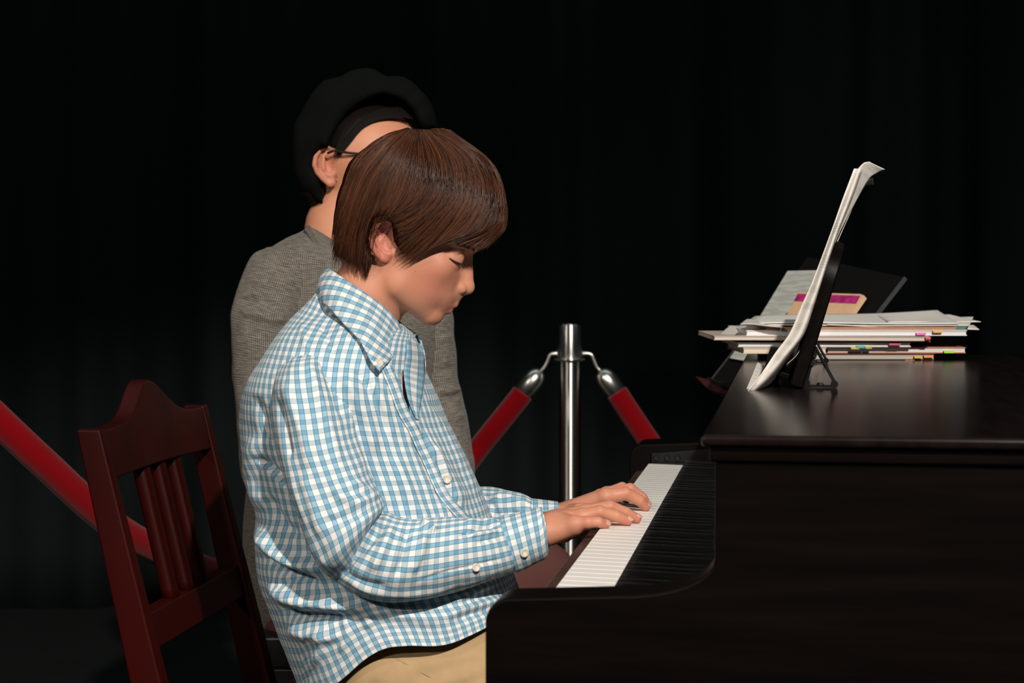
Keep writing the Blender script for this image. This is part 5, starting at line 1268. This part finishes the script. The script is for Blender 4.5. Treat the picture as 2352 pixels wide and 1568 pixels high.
# buttons
def button(px, py, objs, r, parent, thread=True):
    bv = bvh_of(objs); d = Vector(FWD + RGT * ((px - 1176) / F_) + UPV * ((784 - py) / F_)).normalized(); loc, nrm, i, dist = bv.ray_cast(Vector(CAM), d)
    if loc is None: print('button miss', px, py); return
    if nrm.dot(d) > 0: nrm = -nrm
    nrm = (nrm * 0.6 - d * 0.4).normalized()
    m = MB(); m.lathe([(0, 0), (r, 0), (r, 0.0011), (r * 0.82, 0.0020), (r * 0.62, 0.0013), (0, 0.0013)], np.array(loc) + np.array(nrm) * 0.0006, nrm, 22); o = m.build('button', M['button'], parent, smooth=True)
    a = np.array(nrm.orthogonal().normalized()); b = np.cross(np.array(nrm), a); c = np.array(loc) + np.array(nrm) * 0.0021; k = r * 0.25; m = MB()
    m.tube([c + a * k + b * k, c - a * k - b * k], 0.0003, 5); m.tube([c + a * k - b * k, c - a * k + b * k], 0.0003, 5); m.build('thread', M['thread'], o) if parent is shirt else None
button(870, 834, [col], 0.0047, shirt); button(893, 869, [shirt], 0.0045, shirt); button(1027, 1100, [shirt], 0.0050, shirt)
button(1204, 1269, [cuff], 0.0050, slv); button(1093, 1303, [slv], 0.0046, slv)

# ============================================================ the woman behind him
WD = 2.86; sW = WD / F_
def WP(x, y, c=0.0): return FP(x, y, WD - c)      # c metres towards the camera
wpos = P(820, 1500, WD) * np.array([1, 1, 0])
wom = empty('person', wpos, 'woman in a black beret and grey heathered sweater seated behind the checked-shirt boy', 'person')
kq_ = WD / D0                                      # 1 photo px at her depth = kq_ frame units
WFU = (0.93, 0.36); WUU = (0.36, -0.93)
def f_whead(p0):
    p = p0 - np.array([0, 0, WP(850, 370)[2]]); p = sym(p)
    def C(x, y, c=0): r = WP(x, y); return (r[0], r[1], c)
    d = ell(p, C(842, 352), WFU, WUU, 172, 158, 142)
    d = smin(d, ell(p, C(872, 436), WFU, WUU, 110, 125, 108), 40)
    d = smin(d, rc(p, C(835, 480, 70), C(930, 520, 16), 34, 28), 30)
    d = smin(d, rc(p, C(958, 350), C(962, 410), 16, 20), 16); d = smin(d, sph(p, C(968, 418), 20), 8)
    d = smax(d, -sph(p, C(962, 352, 66), 30), 20); d = smin(d, sph(p, C(926, 362, 60), 26), 6)
    d = smin(d, rc(p, C(938, 452), C(915, 455, 30), 14, 6), 8)
    d = smin(d, rc(p, C(815, 400), C(772, 520), 84, 84), 30); d = smin(d, rc(p, C(772, 520), C(760, 640), 84, 120), 40)
    e = None; pts = [(776, 356, 108), (770, 347, 112), (758, 346, 118), (744, 354, 124), (734, 370, 126), (732, 388, 124), (738, 404, 118), (750, 418, 112), (764, 430, 106)]
    for a, b in zip(pts[:-1], pts[1:]): c = rc(p, C(*a), C(*b), 7.5, 7.5); e = c if e is None else np.minimum(e, c)
    r1 = C(758, 385); r2 = C(764, 386)
    pl = smax(ell(p, (r1[0], r1[1], 104), (0.2, 0.98), (0.98, -0.2), 50, 32, 15), -ell(p, (r2[0], r2[1], 118), (0.2, 0.98), (0.98, -0.2), 30, 18, 14), 5)
    e = smin(e, pl, 6); e = smin(e, ell(p, (C(768, 424)[0], C(768, 424)[1], 102), (1, 0), (0, 1), 14, 16, 10), 6)
    e = smin(e, rc(p, C(752, 366, 116), C(752, 396, 114), 5, 6), 5)
    return smin(d, e, 6)
def f_wbody(p):
    z0 = WP(850, 370)[2]
    def C(x, y, c=0): r = WP(x, y); return (r[0], r[1], z0 + c)
    d = rc(p, C(770, 560), C(775, 640), 90, 100)
    d = smin(d, ell(p, C(785, 780), (1, 0), (0, 1), 300, 250, 170), 60); d = smin(d, ell(p, C(790, 1150), (1, 0), (0, 1), 230, 420, 170), 60)
    # left forearm and hands resting in the lap
    d = smin(d, rc(p, C(1025, 1040, 30), C(1056, 1130, 60), 44, 36), 20); d = smin(d, rc(p, C(1056, 1130, 60), C(1085, 1205, 90), 36, 30), 15)
    for k in range(4): d = smin(d, rc(p, C(1085, 1205, 70 + 22 * k), C(1125, 1235, 80 + 22 * k), 13, 10), 5)
    d = smin(d, rc(p, C(640, 1090, 170), C(840, 1240, 300), 38, 30), 20)
    return d
def wbuild():
    vs, qs, at = [], [], []; n = 0; z0 = WP(850, 370)[2]
    lo = WP(690, 180); hi = WP(1020, 620)
    V, Q = snets(f_whead, (lo[0], lo[1], z0 - 170), (hi[0], hi[1], z0 + 170), 4.0); kv = V[:, 1] < WP(700, 596)[1]; Q = Q[kv[Q].all(1)]
    a = np.where((np.abs(V[:, 2] - z0) > 98) & (V[:, 0] < WP(782, 0)[0]), 0.35, 0.0)
    for t in np.linspace(0, 1, 7):
        r = WP(946 - 22 * t, 453 + 3 * t); A_ = np.stack([V[:, 0], V[:, 1], np.abs(V[:, 2] - z0)], 1); a = np.maximum(a, 0.8 * np.clip(1.5 - np.linalg.norm(A_ - np.array([r[0], r[1], 32 * t]), axis=1) / (13 - 6 * t), 0, 1))
    pass; vs.append(FW(V)); qs.append(Q); at.append(a); n += len(V)
    lo = WP(480, 500); hi = WP(1200, 1700); V, Q = snets(f_wbody, (lo[0], lo[1], z0 - 260), (hi[0], hi[1], z0 + 300), 9.0); vs.append(FW(V)); qs.append(Q + n); at.append(np.zeros(len(V)))
    return meshobj('body', np.concatenate(vs), np.concatenate(qs), M['skin2'], wom, attr=np.concatenate(at))
wb = wbuild()
bm = bmesh.new(); bm.from_mesh(wb.data); bmesh.ops.delete(bm, geom=[v for v in bm.verts if not v.link_faces], context='VERTS'); bm.to_mesh(wb.data); bm.free()
for s in (1, -1):
    z0 = WP(850, 370)[2]; pts = []
    for x, y in ((922, 352), (932, 360), (944, 365), (955, 366)):
        r = WP(x, y); cc = np.linspace(150, 0, 300); pp = np.stack([np.full(300, r[0]), np.full(300, r[1]), z0 + cc * s], 1); v = f_whead(pp); i = int(np.argmax(v < 0)); pts.append(pp[i] + np.array([1, 0.5, s]))
    m = MB(); m.tube(FW(cr(pts, np.linspace(0, 3, 12))), [0.0003, .0006, .0008, .0009, .001, .001, .001, .001, .0009, .0008, .0006, .0003], 6); m.build('eyelash', M['lash'], wb, smooth=True)
# hair cap, bun and side strands
def f_whair(p0):
    z0 = WP(850, 370)[2]; p = p0 - np.array([0, 0, z0]); c = np.abs(p[:, 2]); pp = p.copy(); pp[:, 2] = c
    def C(x, y): r = WP(x, y); return (r[0], r[1], 0)
    d = ell(pp, C(840, 350), WFU, WUU, 180, 166, 149)
    # keep what lies behind the hairline
    hl = [WP(x, y)[:2] for x, y in ((975, 262), (950, 268), (880, 272), (832, 292), (806, 330), (786, 352), (772, 348), (745, 345), (728, 380), (745, 440), (752, 470), (600, 520), (600, 100), (1000, 100), (1000, 262))]
    hl = np.array(hl); dist, _, _ = segdist(pp[:, 0], pp[:, 1], np.vstack([hl, hl[:1]])); sd = np.where(inpoly(pp[:, 0], pp[:, 1], hl), -dist, dist)
    d = smax(d, sd, 8); return smin(d, ell(p0, (WP(725, 440)[0], WP(725, 440)[1], z0 + 20), (1, 0), (0, 1), 46, 50, 80), 14)
lo = WP(600, 130); hi = WP(1030, 560); z0 = WP(850, 370)[2]
V, Q = snets(f_whair, (lo[0], lo[1], z0 - 190), (hi[0], hi[1], z0 + 190), 5.0); wh = meshobj('hair', FW(V), Q, M['hair2'], wom)
m = MB(); r_ = np.random.RandomState(3)
HLc = np.array([(962, 276), (925, 268), (880, 272), (838, 290), (808, 322), (784, 352), (772, 372)], float)
for k in range(420):
    a0 = r_.uniform(0, 4.2); a1 = a0 + r_.uniform(0.8, 1.8); off = -r_.uniform(-2, 26); ph = r_.uniform(0, 6)
    pts = []
    for t in np.linspace(a0, min(a1, 6), 7):
        xy = cr(HLc, t); tg = cr(HLc, min(t + 0.05, 6)) - cr(HLc, max(t - 0.05, 0)); tg /= np.linalg.norm(tg); nn_ = np.array([tg[1], -tg[0]]) * (1 if True else 1)
        if nn_[1] > 0: nn_ = -nn_
        xy = xy + nn_ * (-off * (1 - 0.3 * (t - a0))) * 0.9
        cc = 142 * kq_ * 0 + math.sqrt(max(0.03, 1 - ((xy[0] - 842) / 132) ** 2 * 0.62 - ((xy[1] - 352) / 150) ** 2)) * 0.0735 + 0.001
        pts.append(WP(xy[0], xy[1], cc))
    m.tube(FW(np.array(pts)), [0.0003, .0004, .0004, .0004, .0004, .0003, .0001], 3, cap=False)
m.build('hair_strands', M['hair2'], wh)
# beret
def beret():
    OUTL = [(677, 395), (681, 296), (690, 268), (712, 240), (749, 192), (791, 184), (828, 166), (866, 166), (895, 184), (932, 181), (965, 207), (994, 244), (1003, 275), (1000, 300)]
    BR = [(750, 452), (756, 400), (762, 345), (772, 316), (790, 288), (812, 264), (835, 246), (862, 233), (884, 226), (912, 226), (932, 236), (952, 258), (968, 286), (978, 300)]
    cen = WP(845, 300); n, mm = 90, 34; V = []
    z0 = WP(850, 370)[2]
    # radial loft: band ring round the head, puffed crown over it
    ax = np.array([-0.30, -0.954, 0.0]); ax /= np.linalg.norm(ax)      # upward axis of the hat in the frame
    f = np.array([0.954, -0.30, 0.0])
    bc = WP(860, 318); bc = np.array([bc[0], bc[1], z0])
    return ax, f, bc
def f_beret(p):
    z0 = WP(850, 370)[2]; c = p[:, 2] - z0
    out = np.array([WP(x, y)[:2] for x, y in ((677, 395), (679, 340), (681, 296), (712, 242), (730, 214), (749, 194), (770, 190), (791, 184), (808, 172), (828, 167), (848, 164), (866, 168), (880, 178), (895, 184), (914, 181), (932, 182), (950, 192), (965, 208), (982, 226), (994, 246), (1002, 272), (1003, 296), (985, 306), (968, 292), (954, 266), (936, 246), (912, 234), (884, 230), (858, 238), (832, 252), (808, 272), (788, 296), (774, 322), (762, 350), (748, 350), (734, 366), (728, 392), (742, 425), (748, 474), (722, 468), (692, 440))])
    dist, _, _ = segdist(p[:, 0], p[:, 1], np.vstack([out, out[:1]])); sd = np.where(inpoly(p[:, 0], p[:, 1], out), -dist, dist)
    # thickness sideways, widest over the middle of the head
    b = ell(p, (WP(838, 330)[0], WP(838, 330)[1], z0), (0.85, -0.35), (0.35, 0.85), 250, 262, 186)
    lump = 5 * np.sin(p[:, 0] * 0.045 + 1) + 5 * np.sin(p[:, 1] * 0.05 + 2) + 3 * np.sin((p[:, 0] + p[:, 1]) * 0.09)
    return smax(sd, b + lump * 0.5, 34)
lo = WP(650, 140); hi = WP(1030, 500); V, Q = snets(f_beret, (lo[0], lo[1], z0 - 210), (hi[0], hi[1], z0 + 210), 5.0)
meshobj('beret', FW(V), Q, M['felt'], wom)
# glasses: temple arm, frame
m = MB(); m.tube(FW(cr([WP(752, 352, .071), WP(772, 346, .076), WP(812, 352, .077), (WP(980, 366, .066))], np.linspace(0, 3, 20))), 0.0019, 8)
g = m.build('glasses', M['glasses'], wom, smooth=True)
for s in (1, -1):
    c = WP(982, 374, 0.034 * s); m = MB(); pts = []
    for k in range(25):
        t = k / 24 * 2 * math.pi; pts.append(FW(c + np.array([6 * math.cos(t) * 0 + 8 * math.sin(t) * 0, 36 * math.sin(t), 0]) + np.array([-6 * abs(math.cos(t)), 0, 44 * math.cos(t)])))
    m.tube(pts, 0.0016, 6, cap=False); m.tube(FW(np.array([c + np.array([0, -8, -44 * s]), WP(984, 366, 0)])), 0.0014, 6); m.build('glasses_frame', M['glasses'], g, smooth=True)
# sweater
WS = [(800, 572, 712, 522, 2.86, 0.060), (838, 592, 690, 535, 2.86, 0.078), (905, 610, 655, 550, 2.86, 0.095), (965, 640, 615, 580, 2.86, 0.108), (1000, 690, 590, 640, 2.86, 0.115), (1012, 780, 582, 740, 2.86, 0.120),
      (1008, 900, 578, 880, 2.86, 0.118), (1004, 1050, 572, 1050, 2.86, 0.118), (1008, 1200, 566, 1200, 2.86, 0.122), (1015, 1310, 566, 1310, 2.86, 0.128), (1012, 1370, 576, 1372, 2.86, 0.128), (1006, 1420, 596, 1432, 2.86, 0.115)]
V, UV = cloft(WS, 200, 160, 2.3); V = vary(V, 0.003, 18, 30)
V = fold(V, [([(700, 560), (660, 650), (640, 740)], 14, 5), ([(760, 620), (700, 700), (650, 760)], 12, 4), ([(575, 1230), (640, 1250), (720, 1240)], 12, 5), ([(572, 1290), (640, 1310), (700, 1300)], 12, -5)])
sw = loftobj('sweater', V, UV, M['knit'], wom, thick=0.002)
A1 = [(700, 566, 610, 570, 2.80, 0.02), (716, 620, 580, 590, 2.79, 0.045), (712, 690, 552, 650, 2.785, 0.054), (700, 750, 533, 706, 2.78, 0.056), (692, 800, 533, 770, 2.78, 0.056), (688, 880, 538, 870, 2.78, 0.054), (684, 960, 544, 960, 2.78, 0.052), (684, 1030, 550, 1040, 2.77, 0.052), (694, 1090, 562, 1110, 2.76, 0.052), (720, 1140, 590, 1170, 2.74, 0.05), (780, 1180, 680, 1240, 2.70, 0.045), (860, 1200, 790, 1270, 2.66, 0.04)]
AF = [([(545, 712), (600, 725), (660, 740)], 9, 5), ([(540, 690), (590, 690), (640, 700)], 7, -4), ([(560, 640), (620, 650), (680, 640)], 10, 3), ([(545, 1040), (600, 1050), (660, 1040)], 8, 6), ([(550, 1064), (600, 1072), (650, 1070)], 6, -5), ([(556, 1095), (610, 1100), (660, 1110)], 8, 5), ([(545, 960), (600, 950), (650, 940)], 9, 3)]
s1 = merge_lofts('sweater_sleeve', [sleeve('w', A1, 110, 200, AF, seed=40, amp=0.002)], M['knit'], sw)
A2 = [(972, 662, 930, 672, 2.87, 0.02), (1014, 688, 920, 698, 2.87, 0.038), (1038, 720, 925, 730, 2.865, 0.046), (1047, 790, 930, 800, 2.86, 0.048), (1053, 870, 938, 880, 2.86, 0.047), (1064, 930, 945, 950, 2.85, 0.046), (1076, 985, 955, 1010, 2.84, 0.045), (1086, 1040, 975, 1070, 2.83, 0.044), (1090, 1090, 1000, 1110, 2.81, 0.042), (1096, 1130, 1030, 1150, 2.79, 0.038)]
BF = [([(1060, 905), (1030, 912), (1000, 915)], 5, -5), ([(1062, 893), (1030, 897), (1000, 900)], 6, 5), ([(1075, 950), (1040, 960), (1010, 955)], 8, 3.5), ([(1045, 770), (1010, 780), (985, 775)], 8, 3), ([(1052, 840), (1020, 850), (990, 845)], 7, -3)]
s2 = merge_lofts('sweater_sleeve', [sleeve('w', A2, 100, 150, BF, seed=44, amp=0.002)], M['knit'], sw)
# raised neckband
m = MB(); nb = cr([P(704, 526, 2.80), P(712, 520, 2.86), P(735, 540, 2.92), P(775, 575, 2.925), P(800, 600, 2.90), P(795, 615, 2.83), P(775, 614, 2.785), P(752, 592, 2.772), P(724, 556, 2.775), P(704, 526, 2.80)], np.linspace(0, 9, 60))
m.tube(nb, 0.0035, 8, cap=False); UVn = None
o = m.build('neckband', M['knit'], sw, smooth=True); 
if not o.data.uv_layers: o.data.uv_layers.new(name='UVMap')
def f_wtr(p):
    d = ell(p, FP(800, 1420, 2.83), (1, 0), (0, 1), 262, 150, 215)
    for D, ky in ((2.70, 1330), (2.98, 1320)):
        hp = FP(800, 1430, D + 0.02); kn = FP(1238, ky, D); d = smin(d, rc(p, hp, kn, 150, 108), 50)
        an = np.array([kn[0] + 10, 784 + (1.014 - 0.10) / S0 - 162, kn[2]]); d = smin(d, rc(p, kn, an, 104, 62), 25)
    return smax(d, -(WP(0, 1180)[1] - p[:, 1]) * -1 * 0 - 1e3, 1) if False else d
V, Q = snets(f_wtr, (FP(560, 0, 2.83)[0], FP(0, 1180, 2.83)[1], FP(0, 0, 3.15)[2] - 60), (FP(1400, 0, 2.7)[0], 784 + 1.014 / S0 - 162 - 60, FP(0, 0, 2.55)[2] + 60), 11.0)
meshobj('trousers', FW(V), Q, M['mauve'], wom)
for D in (2.70, 2.98):
    c = FP(1245, 0, D); zf = 784 + 1.014 / S0 - 162
    def fs(p, c=c):
        d = rc(p, (c[0] - 10, zf - 55, c[2]), (c[0] + 270, zf - 45, c[2]), 60, 48); d = smin(d, rc(p, (c[0] + 5, zf - 90, c[2]), (c[0] + 5, zf - 190, c[2]), 60, 56), 40); return smax(d, p[:, 1] - zf, 4)
    snet_obj('shoe', fs, (c[0] - 110, zf - 270, c[2] - 80), (c[0] + 350, zf + 20, c[2] + 80), 10.0, M['bench'], wom)
